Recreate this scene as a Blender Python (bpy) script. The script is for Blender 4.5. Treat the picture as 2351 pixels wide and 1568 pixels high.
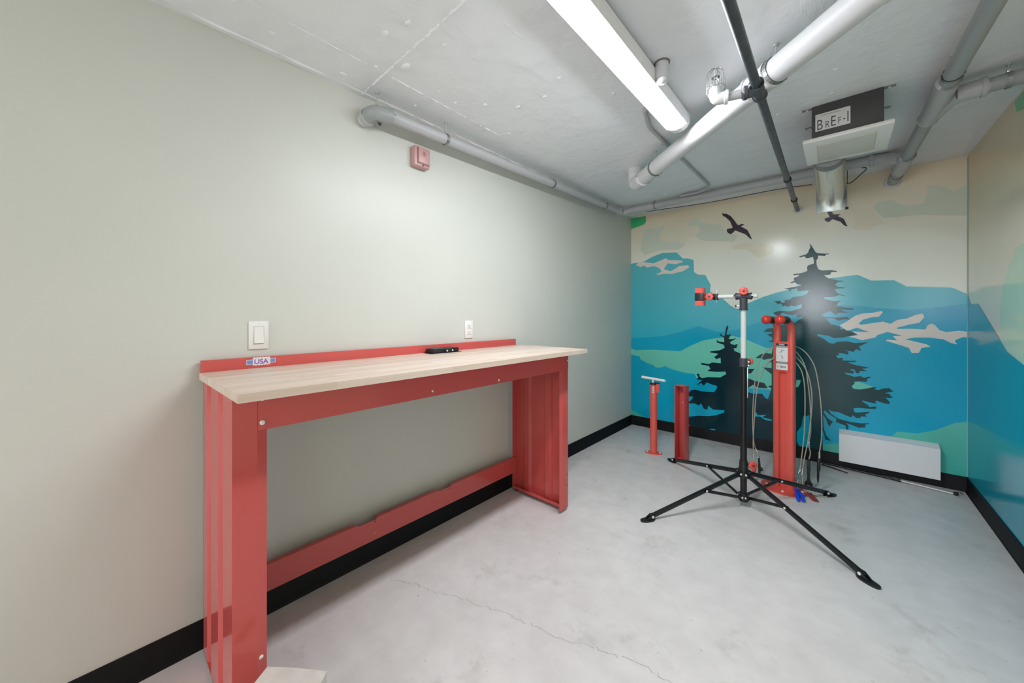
import bpy, bmesh, math, random
from mathutils import Vector, Matrix, Quaternion
from mathutils.geometry import tessellate_polygon

for _o in list(bpy.data.objects):
    bpy.data.objects.remove(_o)
SC = bpy.context.scene
COL = SC.collection
PI = math.pi

# ------------------------------------------------------------------ camera
cam_d = bpy.data.cameras.new('camera')
cam_d.sensor_fit = 'HORIZONTAL'
cam_d.sensor_width = 36.0
cam_d.lens = 36.0 * 843.0 / 2351.0
cam_d.shift_y = -58.0 / 2351.0
cam_d.clip_start = 0.02
cam = bpy.data.objects.new('camera', cam_d)
cam.location = (1.800, -4.108, 1.25)
cam.rotation_euler = (PI / 2, 0, math.radians(41.64))
COL.objects.link(cam)
SC.camera = cam

# ------------------------------------------------------------------ world, light levels, exposure
world = bpy.data.worlds.new('world')
SC.world = world
world.use_nodes = True
world.node_tree.nodes['Background'].inputs[0].default_value = (0.5, 0.5, 0.5, 1)
world.node_tree.nodes['Background'].inputs[1].default_value = 0.1
REAR_FILL_STRENGTH = 18.0      # unseen fill lamps added behind the camera
LAMP_STRENGTH = 74.0      # glow of the ceiling strip lamp
PANE_FILL_STRENGTH = 24.0       # frosted door pane added out of view as fill light
SC.view_settings.view_transform = 'Standard'
SC.view_settings.look = 'None'
SC.view_settings.gamma = 1.0
SC.view_settings.use_curve_mapping = False
SC.view_settings.exposure = 0.32

# ------------------------------------------------------------------ materials
def lin(c):
    return tuple(((v / 255.0) / 12.92 if v <= 10.3 else ((v / 255.0 + 0.055) / 1.055) ** 2.4) for v in c)

MATS = {}
def mat(name, rgb, rough=0.5, metal=0.0, spec=0.5, vary=0.0, vscale=6.0, bump=0.0, bscale=60.0, coat=0.0, emit=None, alpha=1.0):
    if name in MATS:
        return MATS[name]
    m = bpy.data.materials.new(name)
    m.use_nodes = True
    nt = m.node_tree
    b = nt.nodes['Principled BSDF']
    col = lin(rgb)
    b.inputs['Base Color'].default_value = (*col, 1)
    b.inputs['Roughness'].default_value = rough
    b.inputs['Metallic'].default_value = metal
    b.inputs['Specular IOR Level'].default_value = spec
    if coat:
        b.inputs['Coat Weight'].default_value = coat
        b.inputs['Coat Roughness'].default_value = 0.08
    tc = None
    if vary or bump:
        tc = nt.nodes.new('ShaderNodeTexCoord')
    if vary:
        n = nt.nodes.new('ShaderNodeTexNoise')
        n.inputs['Scale'].default_value = vscale
        n.inputs['Detail'].default_value = 6
        nt.links.new(tc.outputs['Object'], n.inputs['Vector'])
        r = nt.nodes.new('ShaderNodeValToRGB')
        r.color_ramp.elements[0].position = 0.3
        r.color_ramp.elements[1].position = 0.7
        r.color_ramp.elements[0].color = (*[max(0, c * (1 - vary)) for c in col], 1)
        r.color_ramp.elements[1].color = (*[min(1, c * (1 + vary)) for c in col], 1)
        nt.links.new(n.outputs['Fac'], r.inputs['Fac'])
        nt.links.new(r.outputs['Color'], b.inputs['Base Color'])
    if bump:
        n2 = nt.nodes.new('ShaderNodeTexNoise')
        n2.inputs['Scale'].default_value = bscale
        n2.inputs['Detail'].default_value = 5
        nt.links.new(tc.outputs['Object'], n2.inputs['Vector'])
        bp = nt.nodes.new('ShaderNodeBump')
        bp.inputs['Strength'].default_value = bump
        bp.inputs['Distance'].default_value = 0.01
        nt.links.new(n2.outputs['Fac'], bp.inputs['Height'])
        nt.links.new(bp.outputs['Normal'], b.inputs['Normal'])
    if emit is not None:
        b.inputs['Emission Color'].default_value = (*lin(rgb), 1)
        b.inputs['Emission Strength'].default_value = emit
    MATS[name] = m
    return m

def node(nt, kind, **inp):
    n = nt.nodes.new(kind)
    for k, v in inp.items():
        n.inputs[k].default_value = v
    return n

def ramp(nt, src, stops):
    r = nt.nodes.new('ShaderNodeValToRGB')
    el = r.color_ramp.elements
    while len(el) < len(stops):
        el.new(0.5)
    for e, (p, c) in zip(el, stops):
        e.position = p
        e.color = (*c, 1) if len(c) == 3 else c
    nt.links.new(src, r.inputs['Fac'])
    return r.outputs['Color']

def mixc(nt, fac, a, b, kind='MIX'):
    m = nt.nodes.new('ShaderNodeMix')
    m.data_type = 'RGBA'
    m.blend_type = kind
    for sock, v in ((m.inputs[0], fac), (m.inputs[6], a), (m.inputs[7], b)):
        if hasattr(v, 'links'):
            nt.links.new(v, sock)
        else:
            sock.default_value = v if not isinstance(v, tuple) else (*v, 1) if len(v) == 3 else v
    return m.outputs[2]

def concrete_floor():
    m = bpy.data.materials.new('sealed_concrete'); m.use_nodes = True
    nt = m.node_tree; b = nt.nodes['Principled BSDF']
    tc = nt.nodes.new('ShaderNodeTexCoord')
    def noise(scale, detail=6, rough=0.6):
        n = node(nt, 'ShaderNodeTexNoise', Scale=scale, Detail=detail, Roughness=rough)
        nt.links.new(tc.outputs['Object'], n.inputs['Vector'])
        return n.outputs['Fac']
    base = ramp(nt, noise(1.3), [(0.3, lin((216, 211, 209))), (0.7, lin((228, 223, 221)))])
    mot = ramp(nt, noise(9), [(0.35, (0.90, 0.90, 0.90)), (0.65, (1, 1, 1))])
    c = mixc(nt, 1.0, base, mot, 'MULTIPLY')
    stain = ramp(nt, noise(3.1, 8, 0.7), [(0.57, (1, 1, 1)), (0.74, (0.70, 0.70, 0.67))])
    c = mixc(nt, 1.0, c, stain, 'MULTIPLY')
    fleck = ramp(nt, noise(42, 3, 0.5), [(0.70, (1, 1, 1)), (0.76, (0.62, 0.61, 0.60))])
    c = mixc(nt, 0.7, c, fleck, 'MULTIPLY')
    nt.links.new(c, b.inputs['Base Color'])
    b.inputs['Roughness'].default_value = 0.42
    bp = node(nt, 'ShaderNodeBump', Strength=0.08, Distance=0.01)
    nt.links.new(noise(30), bp.inputs['Height'])
    nt.links.new(bp.outputs['Normal'], b.inputs['Normal'])
    return m

def plaster_ceiling():
    m = bpy.data.materials.new('painted_concrete_ceiling'); m.use_nodes = True
    nt = m.node_tree; b = nt.nodes['Principled BSDF']
    tc = nt.nodes.new('ShaderNodeTexCoord')
    mp = node(nt, 'ShaderNodeMapping', Scale=(3.0, 0.6, 1.0))
    nt.links.new(tc.outputs['Object'], mp.inputs['Vector'])
    b.inputs['Base Color'].default_value = (*lin((238, 240, 243)), 1)
    b.inputs['Roughness'].default_value = 0.45
    n1 = node(nt, 'ShaderNodeTexNoise', Scale=26, Detail=8, Roughness=0.65)
    nt.links.new(mp.outputs['Vector'], n1.inputs['Vector'])
    n2 = node(nt, 'ShaderNodeTexNoise', Scale=9, Detail=4)
    nt.links.new(tc.outputs['Object'], n2.inputs['Vector'])
    gate = ramp(nt, n2.outputs['Fac'], [(0.45, (0.05, 0.05, 0.05)), (0.65, (1, 1, 1))])
    h = mixc(nt, 1.0, n1.outputs['Fac'], gate, 'MULTIPLY')
    bp = node(nt, 'ShaderNodeBump', Strength=0.45, Distance=0.012)
    nt.links.new(h, bp.inputs['Height'])
    nt.links.new(bp.outputs['Normal'], b.inputs['Normal'])
    return m

def maple():
    m = bpy.data.materials.new('maple_butcher_block'); m.use_nodes = True
    nt = m.node_tree; b = nt.nodes['Principled BSDF']
    tc = nt.nodes.new('ShaderNodeTexCoord'); oi = nt.nodes.new('ShaderNodeObjectInfo')
    add = nt.nodes.new('ShaderNodeVectorMath'); add.operation = 'ADD'
    nt.links.new(tc.outputs['Object'], add.inputs[0]); nt.links.new(oi.outputs['Location'], add.inputs[1])
    mp = node(nt, 'ShaderNodeMapping', Scale=(60.0, 2.5, 60.0))
    nt.links.new(add.outputs['Vector'], mp.inputs['Vector'])
    n = node(nt, 'ShaderNodeTexNoise', Scale=1.0, Detail=6)
    nt.links.new(mp.outputs['Vector'], n.inputs['Vector'])
    grain = ramp(nt, n.outputs['Fac'], [(0.3, (0.88, 0.86, 0.84)), (0.7, (1, 1, 1))])
    tone = ramp(nt, oi.outputs['Random'], [(0.0, lin((216, 194, 176))), (0.5, lin((224, 205, 189))), (1.0, lin((232, 217, 204)))])
    c = mixc(nt, 1.0, tone, grain, 'MULTIPLY')
    nt.links.new(c, b.inputs['Base Color'])
    b.inputs['Roughness'].default_value = 0.35
    return m

def mural(name, lo, hi=None, z0=0.0, z1=2.4, vary=0.05):
    """Glossy printed vinyl; lo/hi are the ink colours at two heights of the print."""
    m = bpy.data.materials.new(name); m.use_nodes = True
    nt = m.node_tree; b = nt.nodes['Principled BSDF']
    geo = nt.nodes.new('ShaderNodeNewGeometry')
    sep = nt.nodes.new('ShaderNodeSeparateXYZ')
    nt.links.new(geo.outputs['Position'], sep.inputs[0])
    hi = hi or lo
    mr = node(nt, 'ShaderNodeMapRange')
    mr.inputs['From Min'].default_value = z0; mr.inputs['From Max'].default_value = z1
    nt.links.new(sep.outputs['Z'], mr.inputs['Value'])
    n = node(nt, 'ShaderNodeTexNoise', Scale=3.2, Detail=5)
    nt.links.new(geo.outputs['Position'], n.inputs['Vector'])
    col = mixc(nt, mr.outputs['Result'], lin(lo), lin(hi))
    mot = ramp(nt, n.outputs['Fac'], [(0.3, (1 - vary,) * 3), (0.7, (1, 1, 1))])
    col = mixc(nt, 1.0, col, mot, 'MULTIPLY')
    nt.links.new(col, b.inputs['Base Color'])
    b.inputs['Roughness'].default_value = 0.17
    b.inputs['IOR'].default_value = 1.42
    n2 = node(nt, 'ShaderNodeTexNoise', Scale=9, Detail=3)
    nt.links.new(geo.outputs['Position'], n2.inputs['Vector'])
    bp = node(nt, 'ShaderNodeBump', Strength=0.03, Distance=0.01)
    nt.links.new(n2.outputs['Fac'], bp.inputs['Height'])
    nt.links.new(bp.outputs['Normal'], b.inputs['Normal'])
    return m

def worn_red():
    m = mat('scuffed_red_steel', (200, 80, 78), 0.3)
    nt = m.node_tree; b = nt.nodes['Principled BSDF']
    tc = nt.nodes.new('ShaderNodeTexCoord')
    mp = node(nt, 'ShaderNodeMapping', Scale=(40.0, 40.0, 9.0))
    nt.links.new(tc.outputs['Object'], mp.inputs['Vector'])
    n = node(nt, 'ShaderNodeTexNoise', Scale=1.0, Detail=5)
    nt.links.new(mp.outputs['Vector'], n.inputs['Vector'])
    c = ramp(nt, n.outputs['Fac'], [(0.70, lin((200, 80, 78))), (0.74, lin((205, 170, 160)))])
    nt.links.new(c, b.inputs['Base Color'])
    return m

M_FLOOR = concrete_floor()
M_CEIL = plaster_ceiling()
M_WALL = mat('grey_green_eggshell_paint', (210, 211, 203), 0.42, vary=0.02, vscale=2, bump=0.02, bscale=140)
M_WHITEWALL = mat('white_wall_paint', (236, 235, 232), 0.5)
M_BASE = mat('black_rubber_baseboard', (9, 9, 12), 0.55, spec=0.25)
M_RED = mat('red_bench_enamel', (202, 86, 82), 0.14)
M_SRED = mat('red_stand_enamel', (224, 94, 82), 0.22)
M_SCUFF = worn_red()
M_WOOD = maple()
M_WHITE = mat('white_plastic', (236, 234, 230), 0.35)
M_WHITEM = mat('white_enamel', (248, 246, 246), 0.35)
M_STEEL = mat('bright_steel', (215, 213, 208), 0.25, metal=0.9)
M_GALV = mat('galvanised_duct', (205, 210, 208), 0.22, metal=0.9, vary=0.08, vscale=14)
M_FOIL = mat('grey_flexible_duct', (150, 150, 150), 0.45, metal=0.3)
M_BLACK = mat('black_powder_coat', (17, 17, 20), 0.3)
M_BPLAS = mat('black_plastic', (26, 26, 29), 0.4)
M_DGREY = mat('dark_grey_plastic', (62, 62, 70), 0.45)
M_SILVER = mat('silver_tube', (206, 210, 206), 0.45)
M_KNOB = mat('red_plastic_knob', (222, 78, 66), 0.3)
M_BALL = mat('glossy_red_rubber', (214, 60, 48), 0.15)
M_PGREY = mat('grey_pvc_pipe', (182, 182, 183), 0.4)
M_PGREYD = mat('dark_grey_pvc_pipe', (158, 162, 162), 0.42)
M_PWHITE = mat('white_painted_pipe', (212, 212, 213), 0.42)
M_PLGREY = mat('light_grey_painted_pipe', (186, 186, 188), 0.4)
M_PBLACK = mat('black_steel_pipe', (84, 86, 92), 0.42, metal=0.3, vary=0.25, vscale=25)
M_FAN = mat('fan_housing_grey', (74, 72, 74), 0.6, bump=0.1, bscale=200)
M_PAPER = mat('white_paper', (226, 224, 224), 0.6)
M_INK = mat('dark_ink', (52, 52, 56), 0.6)
M_PINK = mat('faded_red_alarm_plastic', (198, 154, 152), 0.35)
M_PINKD = mat('alarm_slot', (110, 68, 68), 0.6)
M_ROPE = mat('coated_steel_cable', (176, 168, 152), 0.4)
M_BLUE = mat('blue_plastic', (16, 70, 214), 0.3)
M_STONE = mat('pale_stone', (208, 200, 192), 0.7, vary=0.08, vscale=18, bump=0.2, bscale=50)
M_OLIVE = mat('olive_bristle', (112, 104, 78), 0.9)
M_GREYM = mat('grey_metal', (150, 150, 150), 0.4, metal=0.6)
M_SLOT = mat('socket_slot', (60, 58, 56), 0.6)

# ------------------------------------------------------------------ mesh helpers (shapes in world metres)
class MB:
    def __init__(s):
        s.v = []; s.f = []
    def add(s, vs, fs):
        o = len(s.v)
        s.v += [tuple(v) for v in vs]
        s.f += [tuple(i + o for i in f) for f in fs]
        return s
    def box(s, x0, x1, y0, y1, z0, z1, bev=0.0):
        if bev <= 0:
            vs = [(x, y, z) for x in (x0, x1) for y in (y0, y1) for z in (z0, z1)]
            fs = [(0, 1, 3, 2), (4, 6, 7, 5), (0, 4, 5, 1), (2, 3, 7, 6), (0, 2, 6, 4), (1, 5, 7, 3)]
            return s.add(vs, fs)
        bm = bmesh.new()
        bmesh.ops.create_cube(bm, size=1.0)
        for v in bm.verts:
            v.co = Vector(((x0 + x1) / 2 + v.co.x * (x1 - x0), (y0 + y1) / 2 + v.co.y * (y1 - y0), (z0 + z1) / 2 + v.co.z * (z1 - z0)))
        bmesh.ops.bevel(bm, geom=bm.edges[:], offset=bev, segments=2, affect='EDGES', profile=0.5)
        bm.verts.index_update()
        s.add([v.co[:] for v in bm.verts], [[v.index for v in f.verts] for f in bm.faces])
        bm.free()
        return s
    def obox(s, c, ax, ay, az, hx, hy, hz, bev=0.0):
        """Box about c with half sizes along the axes ax, ay, az."""
        t = MB().box(-hx, hx, -hy, hy, -hz, hz, bev)
        c = Vector(c); ax = Vector(ax).normalized(); ay = Vector(ay).normalized(); az = Vector(az).normalized()
        return s.add([c + ax * v[0] + ay * v[1] + az * v[2] for v in t.v], t.f)
    def tube(s, pts, r, n=16, cap=True, sy=1.0, up=None):
        """Sweep a circle (radius r, or one radius per point) along pts."""
        pts = [Vector(p) for p in pts]
        rs = r if isinstance(r, (list, tuple)) else [r] * len(pts)
        k = len(pts)
        tang = []
        for i in range(k):
            a = pts[max(0, i - 1)]; b = pts[min(k - 1, i + 1)]
            d = b - a
            if d.length < 1e-9:
                d = Vector((0, 0, 1))
            tang.append(d.normalized())
        ref = Vector(up) if up else (Vector((0, 0, 1)) if abs(tang[0].z) < 0.9 else Vector((0, 1, 0)))
        u = (ref - tang[0] * ref.dot(tang[0])).normalized()
        vs = []
        for i in range(k):
            u = (u - tang[i] * u.dot(tang[i])).normalized()
            w = tang[i].cross(u)
            for j in range(n):
                a = 2 * PI * j / n
                vs.append(pts[i] + (u * math.cos(a) * sy + w * math.sin(a)) * rs[i])
        fs = []
        for i in range(k - 1):
            for j in range(n):
                j2 = (j + 1) % n
                fs.append((i * n + j, i * n + j2, (i + 1) * n + j2, (i + 1) * n + j))
        if cap:
            fs.append(tuple(range(n - 1, -1, -1)))
            fs.append(tuple((k - 1) * n + j for j in range(n)))
        return s.add(vs, fs)
    def cyl(s, a, b, r, n=16, r2=None):
        return s.tube([a, b], [r, r if r2 is None else r2], n)
    def ring(s, c, axis, r, width, thick, n=24):
        """Short band (washer) round axis: collar of a fitting or clamp."""
        c = Vector(c); a = Vector(axis).normalized()
        h = a * width / 2
        return s.tube([c - h, c - h, c + h, c + h], [r, r + thick, r + thick, r], n)
    def prism(s, poly, a, b):
        """Extrude polygon poly (list of 3-vectors around it) from offset a to offset b."""
        n = len(poly); a = Vector(a); b = Vector(b)
        vs = [Vector(p) + a for p in poly] + [Vector(p) + b for p in poly]
        fs = [tuple(range(n - 1, -1, -1)), tuple(range(n, 2 * n))]
        fs += [(i, (i + 1) % n, n + (i + 1) % n, n + i) for i in range(n)]
        return s.add(vs, fs)
    def sphere(s, c, r, n=16, m=10, sx=1, sy=1, sz=1, axis=None):
        c = Vector(c)
        q = Vector((0, 0, 1)).rotation_difference(Vector(axis).normalized()) if axis else Quaternion()
        vs = [c + q @ Vector((0, 0, r * sz))]
        for i in range(1, m):
            t = PI * i / m
            for j in range(n):
                p = 2 * PI * j / n
                vs.append(c + q @ Vector((r * sx * math.sin(t) * math.cos(p), r * sy * math.sin(t) * math.sin(p), r * sz * math.cos(t))))
        vs.append(c + q @ Vector((0, 0, -r * sz)))
        fs = [(0, 1 + j, 1 + (j + 1) % n) for j in range(n)]
        for i in range(m - 2):
            for j in range(n):
                a = 1 + i * n + j; b = 1 + i * n + (j + 1) % n
                fs.append((a, a + n, b + n, b))
        e = len(vs) - 1; o = 1 + (m - 2) * n
        fs += [(o + (j + 1) % n, o + j, e) for j in range(n)]
        return s.add(vs, fs)
    def build(s, name, material, parent=None, smooth=True, base=None):
        off = Vector((0, 0, 0))
        p = parent
        while p is not None:
            off += p.location
            p = p.parent
        org = Vector(base) if base else Vector((0, 0, 0))
        me = bpy.data.meshes.new(name)
        me.from_pydata([tuple(Vector(v) - off - org) for v in s.v], [], s.f)
        bm = bmesh.new(); bm.from_mesh(me)
        bmesh.ops.recalc_face_normals(bm, faces=bm.faces[:])
        bm.to_mesh(me); bm.free()
        me.materials.append(material)
        if smooth:
            me.shade_smooth()
            me.set_sharp_from_angle(angle=math.radians(38))
        o = bpy.data.objects.new(name, me)
        COL.objects.link(o)
        o.location = org
        if parent is not None:
            o.parent = parent
        return o

def thing(name, label, cat, loc, group=None):
    o = bpy.data.objects.new(name, None)
    o.empty_display_size = 0.05
    COL.objects.link(o)
    o.location = loc
    return tag(o, label, cat, group)

def tag(o, label, cat, group=None):
    o['label'] = label; o['category'] = cat
    if group:
        o['group'] = group
    return o

def struct(o):
    o['kind'] = 'structure'
    return o

def bend(pts, r, seg=6):
    """Round the corners of a polyline with radius r."""
    pts = [Vector(p) for p in pts]
    out = [pts[0]]
    for i in range(1, len(pts) - 1):
        a, b, c = pts[i - 1], pts[i], pts[i + 1]
        d1 = (a - b); d2 = (c - b)
        k = min(r, d1.length * 0.45, d2.length * 0.45)
        p0 = b + d1.normalized() * k; p2 = b + d2.normalized() * k
        for t in range(seg + 1):
            u = t / seg
            out.append(p0 * (1 - u) ** 2 + b * 2 * u * (1 - u) + p2 * u * u)
    out.append(pts[-1])
    return out

def spline(pts, n=8):
    """Catmull-Rom through pts."""
    pts = [Vector(p) for p in pts]
    P = [pts[0] * 2 - pts[1]] + pts + [pts[-1] * 2 - pts[-2]]
    out = []
    for i in range(1, len(P) - 2):
        for k in range(n):
            t = k / n
            a, b, c, d = P[i - 1], P[i], P[i + 1], P[i + 2]
            out.append(0.5 * ((2 * b) + (c - a) * t + (2 * a - 5 * b + 4 * c - d) * t * t + (3 * b - a - 3 * c + d) * t ** 3))
    out.append(pts[-1])
    return out

def text_mesh(body, size, origin, right, up, name, material, parent, depth=0.0006, shear=0.0, bold=0.0, align='LEFT', sx=1.0):
    cu = bpy.data.curves.new(name, 'FONT')
    cu.body = body; cu.size = size; cu.extrude = depth / 2; cu.shear = shear; cu.offset = bold
    cu.align_x = align
    tmp = bpy.data.objects.new(name, cu)
    COL.objects.link(tmp)
    dg = bpy.context.evaluated_depsgraph_get()
    me = bpy.data.meshes.new_from_object(tmp.evaluated_get(dg))
    vs = [v.co.copy() for v in me.vertices]; fs = [tuple(p.vertices) for p in me.polygons]
    bpy.data.objects.remove(tmp); bpy.data.meshes.remove(me)
    r = Vector(right).normalized(); u = Vector(up).normalized(); nrm = r.cross(u)
    o = Vector(origin)
    mb = MB().add([o + r * v.x * sx + u * v.y + nrm * v.z for v in vs], fs)
    return mb.build(name, material, parent, smooth=False)

# ------------------------------------------------------------------ room shell
XR = 2.488          # right wall
YF = -9.6           # wall behind the camera
def ceil_z(y):
    return 2.394 + 0.0095 * y

floor = struct(MB().box(0, XR, YF, 0, -0.1, 0).build('floor', M_FLOOR, smooth=False))
floor['label'] = 'light grey sealed concrete floor with stains and a hairline crack'
crack_pts = [(0.215, -3.183), (0.32, -3.13), (0.437, -3.096), (0.53, -3.045), (0.64, -3.016), (0.73, -2.975), (0.818, -2.964), (0.90, -2.93), (1.003, -2.922), (1.09, -2.872), (1.167, -2.85), (1.27, -2.815), (1.358, -2.811), (1.5, -2.78)]
rng = random.Random(4)
ck = MB()
fine = []
for i in range(len(crack_pts) - 1):
    for k in range(7):
        t = k / 7
        fine.append((crack_pts[i][0] * (1 - t) + crack_pts[i + 1][0] * t + rng.uniform(-.006, .006), crack_pts[i][1] * (1 - t) + crack_pts[i + 1][1] * t + rng.uniform(-.008, .008)))
cv = []
for i, p in enumerate(fine):
    w = 0.0006 + 0.0007 * rng.random()
    cv += [(p[0] - w * .6, p[1] - w, 0.0004), (p[0] + w * .6, p[1] + w, 0.0004)]
ck.add(cv, [(2 * i, 2 * i + 1, 2 * i + 3, 2 * i + 2) for i in range(len(fine) - 1)])
ck.build('crack', mat('crack_dirt', (160, 156, 153), 0.8), floor, smooth=False)

wall_left = struct(MB().box(-0.12, 0, YF, 0, 0, 2.45).build('wall_left', M_WALL, smooth=False))
wall_back = struct(MB().box(-0.12, XR + 0.12, 0, 0.12, 0, 2.45).build('wall_back', mural('mural_sky_print', (248, 249, 236), (244, 226, 196), 1.85, 2.40), smooth=False))
wall_right = struct(MB().box(XR, XR + 0.12, YF, 0, 0, 2.45).build('wall_right', mural('mural_side_sky_print', (242, 238, 216), (224, 204, 168), 1.7, 2.35), smooth=False))
# wall behind the camera, with a door opening
DX0, DX1, DZ = 0.83, 1.75, 2.15
wf = MB().box(-0.12, DX0, YF - 0.12, YF, 0, 2.45).box(DX1, XR + 0.12, YF - 0.12, YF, 0, 2.45).box(DX0, DX1, YF - 0.12, YF, DZ, 2.45)
wall_front = struct(wf.build('wall_front', M_WHITEWALL, smooth=False))
door = struct(thing('added_door_1', 'unseen grey door added with a glowing half-height window as fill light', 'door', (1.29, YF - 0.05, 0)))
del door['category']
dm = MB()
y0, y1 = YF - 0.07, YF - 0.03
PX0, PX1, PZ0, PZ1 = 0.95, 1.63, 1.15, 2.06
dm.box(DX0 + .01, PX0, y0, y1, 0.01, DZ - .01).box(PX1, DX1 - .01, y0, y1, 0.01, DZ - .01).box(PX0, PX1, y0, y1, 0.01, PZ0).box(PX0, PX1, y0, y1, PZ1, DZ - .01)
dm.build('door_leaf', mat('grey_door_paint', (150, 150, 146), 0.45), door, smooth=False)
MB().add([(PX0, YF - .05, PZ0), (PX1, YF - .05, PZ0), (PX1, YF - .05, PZ1), (PX0, YF - .05, PZ1)], [(0, 1, 2, 3)]).build('fill_pane', mat('frosted_fill_glow', (243, 248, 255), 0.5, emit=PANE_FILL_STRENGTH), door, smooth=False)  # unseen glow added as fill; reflects as a pale patch on the mural
MB().cyl((1.68, YF - .03, 1.0), (1.68, YF + .03, 1.0), .01).tube([(1.68, YF + .03, 1.0), (1.56, YF + .03, 1.0)], .009).build('door_handle', M_STEEL, door)
# sloping concrete ceiling slab
cm = MB()
NX, NY = 2, 2
cv = [(x, y, ceil_z(y) + dz) for dz in (0, 0.12) for x in (0, XR) for y in (YF, 0)]
cm.add(cv, [(0, 1, 3, 2), (4, 6, 7, 5), (0, 4, 5, 1), (2, 3, 7, 6), (0, 2, 6, 4), (1, 5, 7, 3)])
ceiling = struct(cm.build('ceiling', M_CEIL, smooth=False))
# form seams, caulk bead and lumps of plaster on the ceiling
def ridge(pts, w, h, jit, seed, n=60, gaps=0.0):
    rr = random.Random(seed); mb = MB()
    P = []
    for i in range(len(pts) - 1):
        a = Vector(pts[i]); b = Vector(pts[i + 1])
        for k in range(n):
            P.append(a.lerp(b, k / n))
    P.append(Vector(pts[-1]))
    d = (Vector(pts[-1]) - Vector(pts[0])).normalized(); sd = Vector((-d.y, d.x, 0))
    rows = []
    for p in P:
        q = p + sd * rr.uniform(-jit, jit)
        hh = h * rr.uniform(0.3, 1.3) if rr.random() > gaps else 0.0002
        ww = w * rr.uniform(0.7, 1.3)
        z = ceil_z(q.y)
        rows.append([(q.x - sd.x * ww, q.y - sd.y * ww, z + .0005), (q.x, q.y, z - hh), (q.x + sd.x * ww, q.y + sd.y * ww, z + .0005)])
    vs = [v for r in rows for v in r]
    fs = []
    for i in range(len(rows) - 1):
        for j in range(2):
            fs.append((i * 3 + j, i * 3 + j + 1, i * 3 + j + 4, i * 3 + j + 3))
    return mb.add(vs, fs)
M_PLAS = mat('painted_plaster', (238,240,243), 0.5)
ridge([(0.02, -3.232, 0), (0.9, -3.252, 0)], .005, .006, .003, 1, 90, .1).build('form_seam', M_PLAS, ceiling)
ridge([(0.9, -3.252, 0), (XR - .02, -3.27, 0)], .005, .005, .003, 2, 120, .3).build('form_seam', M_PLAS, ceiling)
ridge([(0.245, -3.23, 0), (0.23, -2.45, 0)], .003, .004, .001, 3, 60, .35).build('form_seam', M_PLAS, ceiling)
ridge([(0.25, -4.3, 0), (0.245, -3.26, 0)], .003, .003, .001, 5, 60, .5).build('form_seam', M_PLAS, ceiling)
ridge([(0.85, -3.22, 0), (0.86, -2.2, 0)], .003, .0025, .002, 8, 60, .6).build('form_seam', M_PLAS, ceiling)
ridge([(0.035, -9.5, 0), (0.033, -3.28, 0), (0.033, -0.02, 0)], .006, .006, .002, 6, 120, .15).build('caulk_bead', M_PLAS, ceiling)
lm = MB(); rr = random.Random(11)
for i in range(70):
    x = rr.uniform(.1, 2.4); y = rr.uniform(-4.2, -.2)
    r = rr.uniform(.004, .011)
    lm.sphere((x, y, ceil_z(y)), r, 8, 6, rr.uniform(.6, 1.5), rr.uniform(.6, 1.8), .45)
for (x, y, r) in ((.36, -3.20, .02), (.47, -3.36, .014), (.58, -3.33, .012), (.52, -2.62, .011), (.68, -2.6, .01)):
    lm.sphere((x, y, ceil_z(y)), r, 10, 6, 1.3, .8, .45)
lo = lm.build('plaster_lumps', M_PLAS, ceiling); lo['kind'] = 'stuff'

# baseboards
def baseboard(name, x0, x1, y0, y1, ax, sgn):
    mb = MB()
    t, h = 0.008, 0.105
    if ax == 'x':    # runs along y at wall plane x0
        prof = [(x0, 0, 0), (x0 + sgn * (t + .008), 0, 0), (x0 + sgn * (t + .004), 0, .006), (x0 + sgn * t, 0, .014), (x0 + sgn * t, 0, h - .004), (x0 + sgn * (t - .003), 0, h), (x0, 0, h)]
        mb.prism(prof, (0, y0, 0), (0, y1, 0))
    else:
        prof = [(0, y0, 0), (0, y0 + sgn * (t + .008), 0), (0, y0 + sgn * (t + .004), .006), (0, y0 + sgn * t, .014), (0, y0 + sgn * t, h - .004), (0, y0 + sgn * (t - .003), h), (0, y0, h)]
        mb.prism(prof, (x0, 0, 0), (x1, 0, 0))
    return struct(mb.build(name, M_BASE))
baseboard('baseboard_left', 0, 0, YF, 0, 'x', 1)
baseboard('baseboard_back', 0, XR, 0, 0, 'y', -1)
baseboard('baseboard_right', XR, XR, YF, 0, 'x', -1)

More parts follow.
